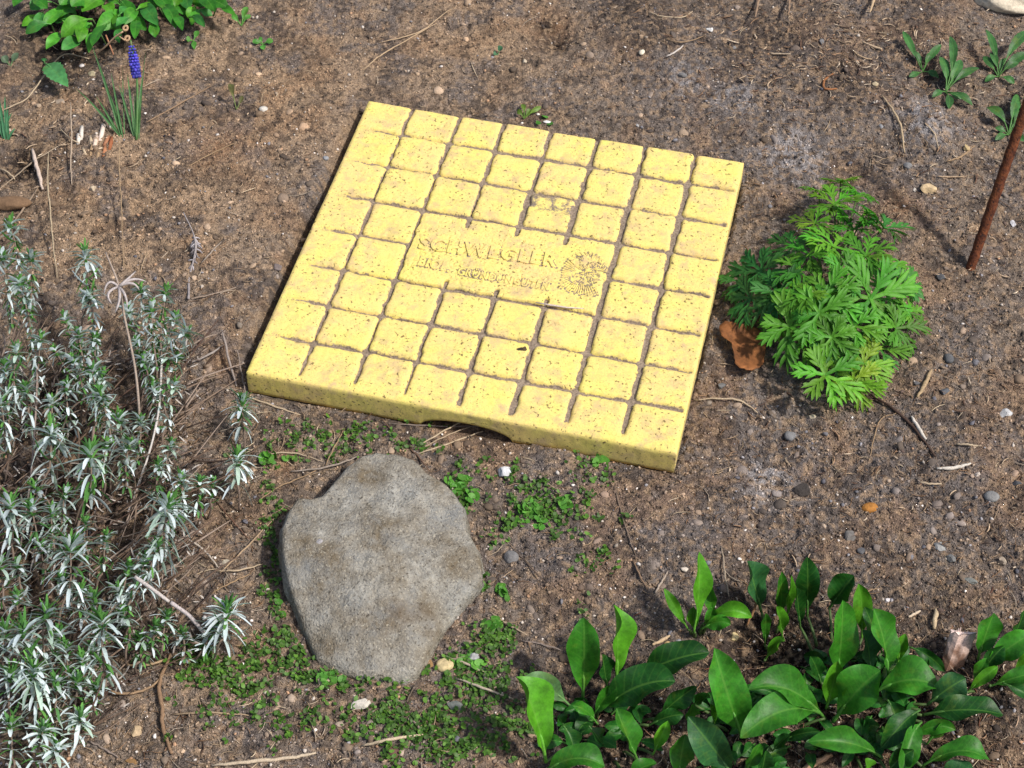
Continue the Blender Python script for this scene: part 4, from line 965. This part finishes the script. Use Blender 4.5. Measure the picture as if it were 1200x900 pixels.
# dry ring-shaped seed heads behind the flower
sh = empty('dry_seed_heads', PG(146, 60), 'two ring-shaped dry seed heads behind the blue flower', 'seed heads')
for (x, y, hh) in ((147, 33, .05), (149, 45, .042)):
    c3 = P(x, y, hh); n_ = 14; mb = MB()
    vdir = (cp - c3).normalized(); sa = vdir.orthogonal().normalized(); sb = vdir.cross(sa)
    ring = [c3 + (sa * math.cos(6.283 * i / n_) + sb * math.sin(6.283 * i / n_) * .8) * .0026 for i in range(n_ + 1)]
    tube(mb, ring, .0014, sl(176, 146, 112), 6, .15); tube(mb, [c3 - vdir * .002, c3 - vdir * .001], [.0028, .0028], sl(90, 50, 36), 8)
    mb.build('seed_ring', M['twig'], sh)
mb = MB(); tube(mb, catmull([PG(108, 66, .01), P(122, 56, .025), P(134, 44, .04), P(144, 37, .049)], 4), .0009, sl(186, 156, 124), 6); tube(mb, [P(136, 40, .041), P(146, 47, .042)], .0007, sl(186, 156, 124), 6); tube(mb, [P(133, 64, .02), P(124, 41, .035)], .0009, sl(170, 120, 90), 6)
mb.build('stalk', M['twig'], sh)
# pale stubble cluster
sb_ = empty('cut_stubble', PG(112, 172), 'cluster of pale cut stems stubble below the grape hyacinth', 'stubble')
for (x, y, tx, ty, wd, c) in ((95,165,96,149,6,WHT),(92,170,92,158,6,WHT),(110,176,113,160,7,(214,190,170)),(117,166,121,147,7,(226,206,190)),(122,172,127,160,6,(160,110,80)),(106,184,108,170,5,TAN),(128,176,131,162,6,(150,92,60)),(114,186,116,176,5,TAN),(122,184,123,172,6,(176,120,84)),(101,182,97,174,4,STRAW),(108,172,106,160,5,STRAW),(130,170,136,150,3,TAN)):
    mb = MB(); tube(mb, [PG(x, y, -.001), PG(x, y, .003).lerp(P(tx, ty, .014), .6), P(tx, ty, .014)], [wd / PXM * .5] * 3, sl(*c), 7, .15); mb.build('stem_stub', M['twig'], sb_)

# ------------------------------------------------------------------ feathery plant right of the slab (deeply cut palmate leaves)
fp = empty('feathery_plant', PG(965, 370), 'bushy green plant with deeply cut feathery leaves right of the slab', 'plant')
def palmate(parent, centre, nrm, radius, c, foot, nl=6, spin=0):
    nrm = nrm.normalized(); a0 = nrm.orthogonal().normalized(); a0 = Matrix.Rotation(spin, 3, nrm) @ a0; b0 = nrm.cross(a0)
    mb = MB()
    def strip(p0, d, L, w_, droop, cc):
        n_ = 5; V = []; F = []
        side = d.cross(nrm).normalized()
        for i in range(n_ + 1):
            t = i / n_; p = p0 + d * L * t + nrm * (L * (.10 * math.sin(t * 2) - droop * t * t))
            ww = w_ * (.45 + .9 * t - 1.33 * t ** 3)
            for s in (-1, 0, 1): V.append(p + side * s * ww + nrm * (abs(s) * ww * .45))
        for i in range(n_):
            for k in range(2): a = i * 3 + k; F.append((a, a + 1, a + 4, a + 3))
        mb.add(V, F, cc); return
    for k in range(nl):
        a = (k / (nl - 1) - .5) * math.radians(300); d = (a0 * math.cos(a) + b0 * math.sin(a))
        a += random.uniform(-.15, .15); d = (a0 * math.cos(a) + b0 * math.sin(a) + nrm * random.uniform(-.1, .35)).normalized()
        L = radius * (1 - .22 * abs(a) / 2.6) * random.uniform(.8, 1.2); dr = random.uniform(.05, .6)
        cc = np.array(c) * np.array([random.uniform(.9, 1.7), 1.05, .9]) * random.uniform(.7, 1.4)
        strip(centre, d, L, radius * .074, dr, cc)
        for (f, an, ll) in ((.38, .42, .58), (.38, -.42, .58), (.62, .38, .40), (.62, -.38, .40), (.25, .55, .42), (.25, -.55, .42)):
            d2 = Matrix.Rotation(an * random.uniform(.85, 1.2), 3, nrm) @ d
            p0 = centre + d * L * f + nrm * (L * (.10 * math.sin(f * 2) - dr * f * f)); strip(p0, d2, L * ll * random.uniform(.9, 1.1), radius * .064, dr * .8, cc * random.uniform(.9, 1.15))
            if ll > .5:
                d3 = Matrix.Rotation(an * 1.0, 3, nrm) @ d2; strip(p0 + d2 * L * ll * .5 + nrm * (-L * dr * .1), d3, L * ll * .36, radius * .055, dr * .5, cc * 1.1)
    tube(mb, bez(centre, centre.lerp(foot, .5) + Vector((0, 0, .012)), foot, 6), [.0008, .0009, .001, .0011, .0012, .0013], (.10, .17, .05), 5)
    o = mb.build('leaf', M['fine_leaf'], parent)
    return o
FG = (.055, .23, .018)
for (x, y, h, rpx, nx_, ny_, c) in ((967,440,.030,46,0,-.55,(.075,.28,.02)),(1020,350,.052,52,.35,-.3,FG),(925,383,.040,46,-.2,-.5,FG),(1036,313,.055,46,.4,-.1,FG),(960,367,.055,46,0,-.35,FG),(977,290,.060,48,0,.1,(.07,.27,.02)),(893,318,.036,46,-.5,-.1,(.03,.15,.03)),
   (978,240,.045,44,0,.5,(.08,.27,.02)),(1005,228,.040,38,.3,.6,FG),(880,350,.028,40,-.6,-.2,(.03,.14,.025)),(937,318,.055,44,-.2,0,FG),(1050,385,.030,36,.6,-.3,(.06,.22,.02)),(1012,425,.024,36,.3,-.5,(.10,.26,.02)),(1035,268,.045,44,.4,.4,(.035,.17,.03)),
   (955,262,.045,38,-.2,.4,(.09,.26,.02)),(990,325,.065,44,.1,0,FG),(1000,382,.045,44,.1,-.4,FG),(912,345,.042,44,-.3,-.2,(.03,.15,.025)),(1058,330,.036,36,.6,0,(.03,.15,.025)),(940,405,.028,34,-.1,-.6,FG),(1030,408,.022,32,.4,-.5,FG),(970,345,.062,40,0,-.2,(.08,.28,.02)),(930,290,.035,36,-.4,.3,(.03,.13,.02)),(868,330,.020,34,-.7,0,(.03,.13,.02)),(1000,270,.045,40,.2,.3,(.04,.19,.02)),(985,410,.03,40,0,-.4,(.03,.15,.02)),
   (960,225,.04,26,-.1,.6,(.10,.30,.03)),(950,300,.06,40,-.1,.1,FG),(1015,300,.06,42,.2,.1,(.07,.25,.02)),(1040,350,.04,40,.4,-.2,FG),(975,395,.045,40,-.1,-.5,(.07,.25,.02)),(915,365,.035,38,-.3,-.4,FG),(1000,445,.02,34,.1,-.6,(.12,.28,.02)),(945,345,.06,40,-.2,-.1,(.07,.25,.02)),(1010,255,.05,36,.2,.4,FG),(985,215,.035,26,.2,.7,(.09,.28,.02)),(1062,365,.025,34,.6,-.2,FG)):
    ctr_ = P(x, y, h); foot = P(968 + random.uniform(-18, 18), 372 + random.uniform(-12, 12), 0); foot.z = gz(foot)
    palmate(fp, ctr_, Vector((nx_ * .9 + random.uniform(-.35, .35), ny_ * .9 + random.uniform(-.35, .35), .9)), rpx / PXM * random.uniform(.88, 1.22), tuple(np.array(c) * 1.0), foot, 7, math.atan2(ny_, nx_ + .01) + random.uniform(-.4, .4))

# ------------------------------------------------------------------ brown dead leaf beside it
dl = [(x / 3 + 820, y / 3 + 180) for x, y in [(70,605),(88,590),(120,592),(160,600),(200,610),(225,640),(232,690),(220,740),(190,758),(160,758),(128,742),(120,700),(112,670),(98,652),(76,640)]]
cx_, cy_ = 870, 404; n = len(dl); V = []; NRr = 8
pp = [q + Vector((random.uniform(-.8, .8), random.uniform(-.8, .8), 0)) for q in catmull([Vector((x, y, 0)) for x, y in dl + [dl[0]]], 5)[:-1]]; n = len(pp)
for r in range(NRr + 1):
    f = r / NRr
    for q in pp:
        x = cx_ + (q.x - cx_) * f; y = cy_ + (q.y - cy_) * f
        h = .008 + .003 * math.sin(x * .11 + 1) * f + .002 * math.cos(y * .10 + x * .05) * f + .005 * f ** 2 * (1 if (x + y) % 2 > -1 else 0)
        V.append(P(x, y, h + .001))
off = len(V); V2 = [v - Vector((0, 0, .0006)) for v in V]; V += V2; Fc = []
for r in range(NRr):
    for i in range(n):
        j = (i + 1) % n; Fc.append((r * n + i, (r + 1) * n + i, (r + 1) * n + j, r * n + j)); Fc.append((off + r * n + i, off + r * n + j, off + (r + 1) * n + j, off + (r + 1) * n + i))
for i in range(n): j = (i + 1) % n; Fc.append((NRr * n + i, off + NRr * n + i, off + NRr * n + j, NRr * n + j))
V = np.array([v[:] for v in V]); cvar = np.array(sl(134, 84, 44)) * (.35 + 1.3 * fbm(V[:, 0], V[:, 1], .008, 4, 901))[:, None]
tag(build('dead_leaf', V, Fc, M['deadleaf'], None, cvar), 'curled orange-brown dead leaf between the slab and the feathery plant', 'dead leaf')

# ------------------------------------------------------------------ rusty rod
b0 = PG(1137, 315); b1 = P(1205, 118, .155)
d = (b1 - b0).normalized(); mb = MB(); L = (b1 - b0).length * 1.6
NP = 46; tube(mb, [b0 - d * .01 + d * L * i / NP + Vector((math.sin(i * 1.7) * .0002, math.cos(i * 2.3) * .0002, 0)) for i in range(NP + 1)], [.0050 + .0003 * math.sin(i * 2.1) for i in range(NP + 1)], (1, 1, 1), 14, .03)
tag(mb.build('metal_rod', M['rust']), 'rusty iron rod stuck in the soil, leaning out at the right edge', 'metal rod')

# ------------------------------------------------------------------ splintered wooden stump
ws = empty('wood_stump', PG(1112, 780), 'weathered splintered wooden stub standing behind the broad leaves', 'wood stump')
a_ = PG(1112, 784, -.004); b_ = P(1127, 742, .030); dd = (b_ - a_).normalized(); s1 = dd.cross(Vector((0, -1, .3))).normalized(); s2 = s1.cross(dd)
mb = MB(); V = []; Fc = []; sgn = 16; NL = 10
for i in range(NL + 1):
    t = i / NL
    for k in range(sgn):
        a = 6.283 * k / sgn; r = (.0086 + .0016 * t) * (1 + .16 * math.sin(a * 3 + 1) + .10 * math.sin(a * 7)); rr_ = random.uniform(.96, 1.04)
        e = (random.uniform(-.0035, .0035) + .004 * math.sin(a)) if i == NL else 0
        V.append(a_ + dd * ((b_ - a_).length * t + e) + s1 * math.cos(a) * r * rr_ + s2 * math.sin(a) * r * .62 * rr_)
for i in range(NL):
    for k in range(sgn): k2 = (k + 1) % sgn; Fc.append((i * sgn + k, i * sgn + k2, (i + 1) * sgn + k2, (i + 1) * sgn + k))
tt = np.repeat(np.arange(NL + 1) / NL, sgn)[:, None]; ff = ss(.35, .75, tt + np.random.default_rng(4).uniform(-.25, .25, tt.shape))
mb.add(V, Fc, np.array(sl(132, 100, 82)) * (1 - ff) + np.array(sl(214, 186, 172)) * ff); mb.build('bark', M['twig'], ws, False)
mb = MB(); top_ = V[-sgn:]; cc = sum(top_, Vector()) / sgn
mb.add([v + dd * .0006 for v in top_] + [cc + dd * .002], [(k, (k + 1) % sgn, sgn) for k in range(sgn)], sl(220, 196, 186))
for k in range(7): a = 6.283 * k / 7; q = cc + s1 * math.cos(a) * .005 + s2 * math.sin(a) * .003; tube(mb, [q - dd * .002, q + dd * random.uniform(.002, .006)], [.0014, .0003], sl(214, 190, 178), 5)
tube(mb, [cc + s1 * .004, cc + s1 * .009 + dd * .001, cc + s1 * .013 - dd * .0005], [.0012, .0009, .0004], sl(226, 206, 190), 5)
mb.build('broken_top', M['twig'], ws, False)

# ------------------------------------------------------------------ silver-leaved shrub on the left
shrub = empty('silver_shrub', PG(40, 760), 'silver-leaved shrubby plant with green shoot tips along the left edge', 'shrub')
SIL = [(.66, .75, .78), (.60, .69, .71), (.72, .80, .83), (.52, .62, .62), (.38, .50, .42)]
GRN = [(.095, .25, .055), (.07, .20, .045), (.13, .32, .07), (.09, .22, .07)]
def sleaf(mb, p, d, L, w_, bend, c, nrm):
    n_ = 4; V = []; F = []
    side = d.cross(nrm)
    if side.length < 1e-3: side = d.orthogonal()
    side.normalize(); up = side.cross(d).normalized()
    for i in range(n_ + 1):
        t = i / n_; q = p + d * L * t + up * (-bend * L * t * t)
        ww = w_ * (.55 + 1.0 * t - 1.15 * t ** 4)
        for s in (-1, 0, 1): V.append(q + side * s * ww + up * (abs(s) * ww * .35))
    for i in range(n_):
        for k in range(2): a = i * 3 + k; F.append((a, a + 1, a + 4, a + 3))
    mb.add(V, F, c)
def shoot(tip, low, leaf=15, foot=None, dens=1.0, green=.45, big=1.0, parent=shrub):
    """tip and low: (px, py, h); leafy between them; bare stem from low to the foot"""
    hs = 1 if foot else .62
    T3 = P(tip[0], tip[1], tip[2] * hs); L3 = P(low[0], low[1], low[2] * hs)
    if foot is None:
        a = random.gauss(-2.2, .5); k = random.uniform(.35, .9) * L3.z
        f_ = Vector((L3.x + math.cos(a) * k, L3.y + math.sin(a) * k, 0)); f_.z = gz(f_)
    else: f_ = PG(*foot)
    leafy = bez(L3, L3.lerp(T3, .5) + Vector((random.uniform(-.004, .004), random.uniform(-.004, .004), 0)), T3, 14)
    bare = bez(f_, f_.lerp(L3, .6) + Vector((random.uniform(-.01, .01), random.uniform(-.01, .01), .015)), L3, 9)
    mb = MB(); tube(mb, bare + leafy[1:], [.0010] * 9 + [.0010 - .0005 * i / 13 for i in range(13)], sl(118, 102, 90), 6, .12)
    st = mb.build('shoot', M['twig'], parent)
    mb = MB(); Ln = (T3 - L3).length; nodes = max(4, int(Ln / .0058 * dens)); ax_ = (T3 - L3).normalized()
    for q in range(nodes + 1):
        t = q / nodes; k = min(13, t * 13); i0 = int(min(12, k)); p = leafy[i0].lerp(leafy[i0 + 1], k - i0)
        dist = (1 - t) * Ln
        outness = min(1, dist / .020 + .12)          # 0 at the very tip, 1 lower down
        cnt = 8 if dist < .012 else random.choice([5, 6, 7])
        base_a = random.uniform(0, 6.28)
        for m_ in range(cnt):
            a = base_a + 6.283 * m_ / cnt + random.uniform(-.4, .4)
            s1_ = ax_.orthogonal().normalized(); s2_ = ax_.cross(s1_); rad = s1_ * math.cos(a) + s2_ * math.sin(a)
            el = (1.15 - 1.25 * outness) + random.uniform(-.25, .25)
            d_ = (rad * math.cos(el) + ax_ * math.sin(el) + Vector((0, 0, .1))).normalized()
            isg = random.random() < (min(.95, .5 + green) if outness < .50 else .12 + green * .6)
            c = np.array(random.choice(GRN if isg else SIL)) * random.uniform(.75, 1.2)
            L_ = leaf / 1000 * random.uniform(.6, 1.1) * (.55 + .55 * min(1, dist / .014)) * (1 if dist < .045 else .72) * big
            sleaf(mb, p, d_, L_ * (.90 if not isg else .75), (.00130 if not isg else .00115) * big * random.uniform(.7, 1.2) * (1 if not isg else 1.1), random.uniform(.2, .95) * outness * (1 if random.random() < .85 else -1), c, ax_ if abs(d_.dot(ax_)) < .95 else rad)
    vb = random.uniform(.92, 1.2)
    # head: a tuft of short upright green leaves over a skirt of long drooping silver ones
    s1_ = ax_.orthogonal().normalized(); s2_ = ax_.cross(s1_)
    def ray(a, el): return ((s1_ * math.cos(a) + s2_ * math.sin(a)) * math.cos(el) + ax_ * math.sin(el) + Vector((0, 0, .05))).normalized()
    ng = int(9 + 14 * min(.8, green)); hl = leaf / 1000 * big
    for m_ in range(ng):
        a = 6.283 * m_ / ng * 2 + random.uniform(-.3, .3); el = random.uniform(.35, 1.35); d_ = ray(a, el)
        sleaf(mb, T3 - ax_ * random.uniform(-.001, .003), d_, hl * random.uniform(.50, .85), .00115, random.uniform(-.2, .35), np.array(random.choice(GRN)) * random.uniform(.75, 1.2), ax_ if abs(d_.dot(ax_)) < .95 else s1_)
    for rw in range(4 if leaf >= 17 else 3):
        ns_ = random.choice([5, 6, 7, 8])
        for m_ in range(ns_):
            if random.random() < .12 + green * .3: continue
            a = 6.283 * (m_ + .5 * rw) / ns_ + random.uniform(-.5, .5); d_ = ray(a, .75 - .38 * rw + random.uniform(-.2, .2))
            sleaf(mb, T3 - ax_ * (.0015 + .0020 * rw), d_, hl * random.uniform(.75, 1.1), .0018 * big, random.uniform(.1, .8), np.array(random.choice(SIL)) * random.uniform(.75, 1.1) * vb, ax_ if abs(d_.dot(ax_)) < .95 else s1_)
    tag(mb.build('foliage', M['silver'], st), kind='stuff')
SH = [
 # (tip), (low), leaf mm, green
 ((12,262,.17),(30,355,.12),14,.5),((36,300,.15),(34,372,.11),12,.45),((2,300,.15),(14,380,.10),13,.5),((22,330,.14),(40,420,.09),11,.35),((48,395,.11),(44,455,.075),12,.35),
 ((20,410,.12),(18,470,.08),15,.3),((6,430,.11),(10,500,.06),15,.35),((100,297,.16),(108,350,.125),17,.3),((104,345,.13),(112,410,.10),11,.3),((92,390,.12),(104,440,.09),11,.5),((112,395,.11),(108,470,.075),11,.4),((84,420,.10),(98,470,.07),10,.6),((120,440,.09),(112,500,.06),11,.4),
 ((76,372,.11),(96,420,.085),9,.8),((64,410,.10),(88,450,.07),9,.8),((108,432,.10),(122,480,.07),15,.35),
 ((165,338,.13),(176,380,.105),11,.45),((195,340,.13),(188,400,.10),11,.65),((178,360,.12),(184,430,.085),11,.4),((205,372,.11),(192,420,.085),10,.7),((150,362,.11),(172,420,.08),11,.4),((208,420,.09),(190,470,.06),10,.7),((218,388,.105),(198,420,.09),15,.1),((168,420,.09),(180,470,.06),10,.5),((160,400,.09),(174,440,.07),9,.6),
 ((180,452,.07),(186,500,.045),10,.3),((205,450,.065),(196,500,.035),10,.2),
 ((118,462,.09),(130,510,.06),15,.4),((60,470,.08),(72,520,.05),12,.4),((78,452,.09),(86,500,.06),11,.5),((140,490,.07),(142,540,.04),14,.25),((165,492,.06),(160,540,.03),12,.3),
 ((60,505,.10),(58,550,.075),20,.3),((106,530,.10),(104,580,.075),21,.3),((40,570,.08),(62,600,.055),14,.5),((76,578,.08),(72,625,.05),13,.35),((12,590,.09),(14,640,.06),19,.3),((36,596,.09),(44,640,.06),17,.3),((60,600,.07),(64,645,.045),13,.4),
 ((125,520,.08),(122,560,.055),12,.4),((152,520,.07),(148,570,.04),12,.5),((196,590,.10),(184,650,.075),23,.12),((184,640,.085),(172,690,.055),14,.25),((170,655,.075),(150,710,.05),14,.3),((150,665,.07),(140,705,.05),13,.5),((138,690,.06),(150,730,.04),13,.2),
 ((82,640,.11),(82,690,.085),23,.12),((100,612,.08),(104,650,.055),11,.95),((124,628,.08),(122,670,.05),11,.95),((74,680,.08),(86,715,.055),13,.3),((96,690,.08),(96,725,.055),12,.35),
 ((110,700,.09),(118,745,.065),14,.6),((120,728,.09),(124,795,.055),21,.2),((20,700,.10),(28,735,.08),13,.8),((54,718,.11),(52,765,.085),20,.3),((28,740,.10),(30,790,.07),22,.15),((6,740,.10),(4,790,.07),18,.3),((40,786,.09),(44,830,.06),20,.15),((14,790,.08),(12,840,.05),16,.5),
 ((66,800,.08),(60,850,.05),16,.5),((90,800,.07),(84,840,.045),15,.7),((94,840,.06),(90,870,.035),14,.4),((50,856,.07),(40,890,.04),16,.35),((66,876,.06),(58,915,.03),16,.05),((12,850,.06),(14,890,.03),15,.8),((112,806,.05),(110,830,.03),12,.9),
 ((145,718,.05),(152,752,.03),12,.85),((182,735,.05),(176,765,.025),12,.95),((196,722,.05),(190,752,.03),12,.95),((164,745,.04),(166,775,.02),11,.8),((214,742,.04),(216,772,.02),11,.6),
 ((200,520,.06),(194,560,.03),12,.2),((212,560,.06),(214,600,.03),12,.5),((234,564,.05),(232,596,.02),11,.8),((186,545,.06),(184,585,.03),11,.8),((250,566,.04),(246,590,.02),10,.8),((205,585,.05),(208,610,.02),11,.85),
 ((30,455,.09),(36,500,.06),14,.4),((0,470,.09),(6,530,.05),15,.4),((20,660,.06),(26,700,.04),11,.5),((0,660,.07),(4,700,.05),14,.4),((48,640,.06),(54,675,.04),10,.6),
 ((108,760,.06),(108,790,.04),12,.7),((76,760,.07),(80,800,.05),14,.5),((96,772,.07),(98,800,.05),13,.5),((70,742,.08),(76,780,.06),14,.4),
]
for (t_, l_, lf, gr) in SH: shoot(t_, l_, lf, None, 1.0, gr, 1.0 if lf < 18 else 1.12)
# dead stems and litter inside the shrub
mb = MB()
for k in range(420):
    px = random.uniform(-20, 225); py = random.uniform(400, 880)
    if px > 150 and py > 760 and random.random() < .8: continue
    if px > 120 and py > 800: continue
    p = PG(px, py, random.uniform(.001, .022)); a = random.gauss(.85, .45); L = random.uniform(.02, .07)
    d_ = Vector((math.cos(a), math.sin(a), random.uniform(-.1, .5))); q = p + d_ * L; m_ = p.lerp(q, .5) + Vector((random.uniform(-.006, .006), random.uniform(-.006, .006), random.uniform(0, .006)))
    r = random.uniform(.0004, .0010)
    tube(mb, bez(p, m_, q, 6), [r, r, r, r * .9, r * .7, r * .5], np.array(sl(*random.choice([(104, 84, 70), (130, 110, 94), (84, 64, 54), (150, 132, 118), (66, 52, 44)]))), 5)
tag(mb.build('dead_stems', M['twig'], shrub), kind='stuff')
mb = MB()
for k in range(1500):
    px = random.uniform(-10, 235); py = random.uniform(400, 830); 
    if px > 150 and py > 770: continue
    p = PG(px, py, random.uniform(.001, .02)); a = random.uniform(0, 6.28)
    sleaf(mb, p, Vector((math.cos(a), math.sin(a), random.uniform(-.5, .5))).normalized(), random.uniform(.004, .010), .0007, random.uniform(-.9, .9), sl(*random.choice([(118, 104, 96), (150, 140, 132), (94, 80, 72), (176, 168, 160), (80, 64, 54)])), Vector((0, 0, 1)))
tag(mb.build('withered_leaves', M['twig'], shrub), kind='stuff')
# long woody stems seen in front of the foliage
for pts, r, c in (([(188,404,.055),(189,430,.048),(186,480,.036),(174,533,.022),(150,600,.003)], .0011, (190,182,176)), ([(44,410,.06),(42,480,.045),(36,560,.02),(24,640,.0)], .0009, (140,124,116)), ([(198,705,.05),(178,690,.06),(158,676,.065)], .0016, (180,172,166)), ([(242,745,.012),(222,722,.03),(200,706,.045)], .0018, (176,166,164)), ([(110,500,.06),(104,560,.04),(86,640,.01)], .0012, (120,104,92))):
    mb = MB(); cur = catmull([P(*p) for p in pts], 6); tube(mb, cur, [r * random.uniform(.85, 1.1) for _ in cur], sl(*c), 6, .08); mb.build('woody_stem', M['twig'], shrub)
# dead flower stalk with curled bracts standing over the shrub
ds = empty('dead_flower_stalk', PG(164, 520), 'dry flower stalk with curled grey bracts rising in the shrub', 'dead flower stalk')
mb = MB(); cur = catmull([P(124, 296, .125), P(139, 334, .115), P(146, 372, .10), P(158, 430, .065), P(163, 480, .035), PG(164, 520)], 6); tube(mb, cur, [.0009 + .0005 * i / len(cur) for i in range(len(cur))], sl(160, 144, 130), 6); mb.build('stem', M['twig'], ds)
hd = P(139, 336, .114)
for (dx, dy, cx1, cy1) in ((32, -6, 16, -14), (20, -18, 8, -6), (-17, 8, -14, -14), (-8, 20, -20, 6), (24, 4, 18, -10), (10, 24, 10, 8), (-4, 30, 4, 14)):
    mb = MB(); q = P(139 + dx, 336 + dy, .112); m_ = P(139 + cx1, 336 + cy1, .122); tube(mb, bez(hd, m_, q, 8), [.0010, .0013, .0014, .0013, .0012, .001, .0008, .0005], sl(176, 166, 162), 5); mb.build('bract', M['twig'], ds)
# outlying young silver tufts, each rooted on its own
for (t_, l_, lf, f_, lab) in (((284,470,.035),(283,500,.02),17,(287,536),'young silver tuft nearest the slab left corner'), ((278,536,.035),(277,566,.02),18,(280,600),'silver tuft midway between the slab corner and the boulder'),
                             ((266,715,.040),(262,750,.022),22,(250,778),'silver tuft left of the boulder lower half'), ((250,735,.02),(238,762,.010),13,(226,778),'small green silver sprig beside the tuft left of the boulder')):
    e = empty('silver_tuft', PG(*f_), lab, 'plant', 'young silver tufts outside the shrub')
    shoot(t_, l_, lf, f_, 1.5, .35, 1.05, e)

# ------------------------------------------------------------------ chickweed and moss patches
def cluster_leaves(name, blobs, n, s0, s1, cols, label):
    pos = []; 
    ws_ = np.array([b[2] * b[3] * b[4] for b in blobs], float); cnt = (ws_ / ws_.sum() * n).astype(int)
    for (px, py, rx, ry, dn), k in zip(blobs, cnt):
        nc = max(2, int(k / 6)); cxs = rng.normal(px, rx * .55, nc); cys = rng.normal(py, ry * .55, nc)
        j = rng.integers(0, nc, k); pos.append(np.stack([cxs[j] + rng.normal(0, 4.2, k), cys[j] + rng.normal(0, 3.6, k)], -1))
    pos = np.concatenate(pos); d = np.array(M0) @ np.stack([(pos[:, 0] - 600) / 2182.3, (450 - pos[:, 1]) / 2182.3, -np.ones(len(pos))])
    t = -cp.z / d[2]; x = cp.x + d[0] * t; y = cp.y + d[1] * t
    k = ~on_slab(x, y, -.004)
    c3 = P(440, 660, .02); k &= ~((((x - c3.x) / .083) ** 2 + ((y - c3.y) / .100) ** 2) < 1)
    x, y = x[k], y[k]; n = len(x)
    # rounded leaf, slightly cupped: a rim of 8 with a lifted edge
    tvv = [(0, 0, -.12)] + [(math.cos(a) * (1.15 if i == 0 else 1), math.sin(a) * .72, .05 + .12 * math.cos(2 * a)) for i, a in enumerate([6.283 * i / 8 for i in range(8)])]
    tff = [(0, i + 1, (i + 1) % 8 + 1) for i in range(8)]
    s = rng.uniform(s0, s1, n); pos3 = np.stack([x, y, gh(x, y) + rng.uniform(.001, .0045, n)], -1)
    e = np.stack([rng.normal(0, .45, n), rng.normal(0, .45, n), rng.uniform(0, 6.28, n)], -1)
    o = scatter(name, tvv, tff, pos3, np.stack([s, s, s], -1), e, np.array([cols[i] for i in rng.integers(0, len(cols), n)]) * rng.uniform(.75, 1.25, (n, 1)), M['fine_leaf'], True)
    return tag(o, label, 'weeds')
CW = [(.075, .18, .022), (.055, .13, .02), (.11, .24, .03), (.07, .13, .03)]
cluster_leaves('chickweed', [(640,590,55,35,.9),(600,560,30,20,.6),(700,660,30,22,.5),(660,620,40,25,.5),(700,560,30,20,.5),(570,745,38,22,1.3),(560,790,50,30,1.4),(500,850,70,35,1.3),(600,850,40,35,.9),(440,845,50,25,.8),(325,700,14,60,1.1),
   (335,760,35,30,1.4),(400,800,60,14,1.2),(280,790,60,30,1.2),(300,840,70,40,.5),(350,520,50,22,.8),(410,515,40,20,.9),(320,590,14,40,.8),(315,640,12,40,.8),(545,580,16,16,1.0),(565,690,16,10,.9),(540,600,10,14,.5),(480,520,40,18,.6),(230,780,30,25,.9),(530,880,60,20,1.2),(590,630,20,30,.4),(690,720,20,20,.25),(500,490,60,8,.4),(560,545,40,15,.4)],
   4600, .0011, .0027, CW, 'low chickweed spreading round the boulder and below the slab')
cluster_leaves('chickweed_seedlings', [(538,572,12,10,1.2),(552,590,7,9,1.2),(336,690,8,30,.8),(560,688,14,6,.9),(392,800,30,6,.8),(700,545,14,6,.7),(470,790,20,6,.7),(640,140,18,5,.2),(318,560,12,20,.4),(590,700,10,12,.5),(620,600,30,18,.5),(545,775,20,12,.4),(575,735,14,8,.6)], 280, .0028, .0050, [(.08, .26, .03), (.11, .30, .04)], 'larger bright seedlings of chickweed near the boulder')
# loose mulch under the broad-leaved plants
fibres('mulch', 1700, .004, .016, .0011, [(128, 84, 62), (150, 108, 82), (96, 62, 48), (186, 156, 130), (70, 48, 40)], [4, 3, 4, 1, 3],
       lambda px, py: np.clip((py > 690) * (px > 740) * (.3 + np.exp(-((px - 1020) / 160) ** 2 - ((py - 860) / 60) ** 2)), 0, 1), 'reddish brown mulch shreds under the broad-leaved plants')
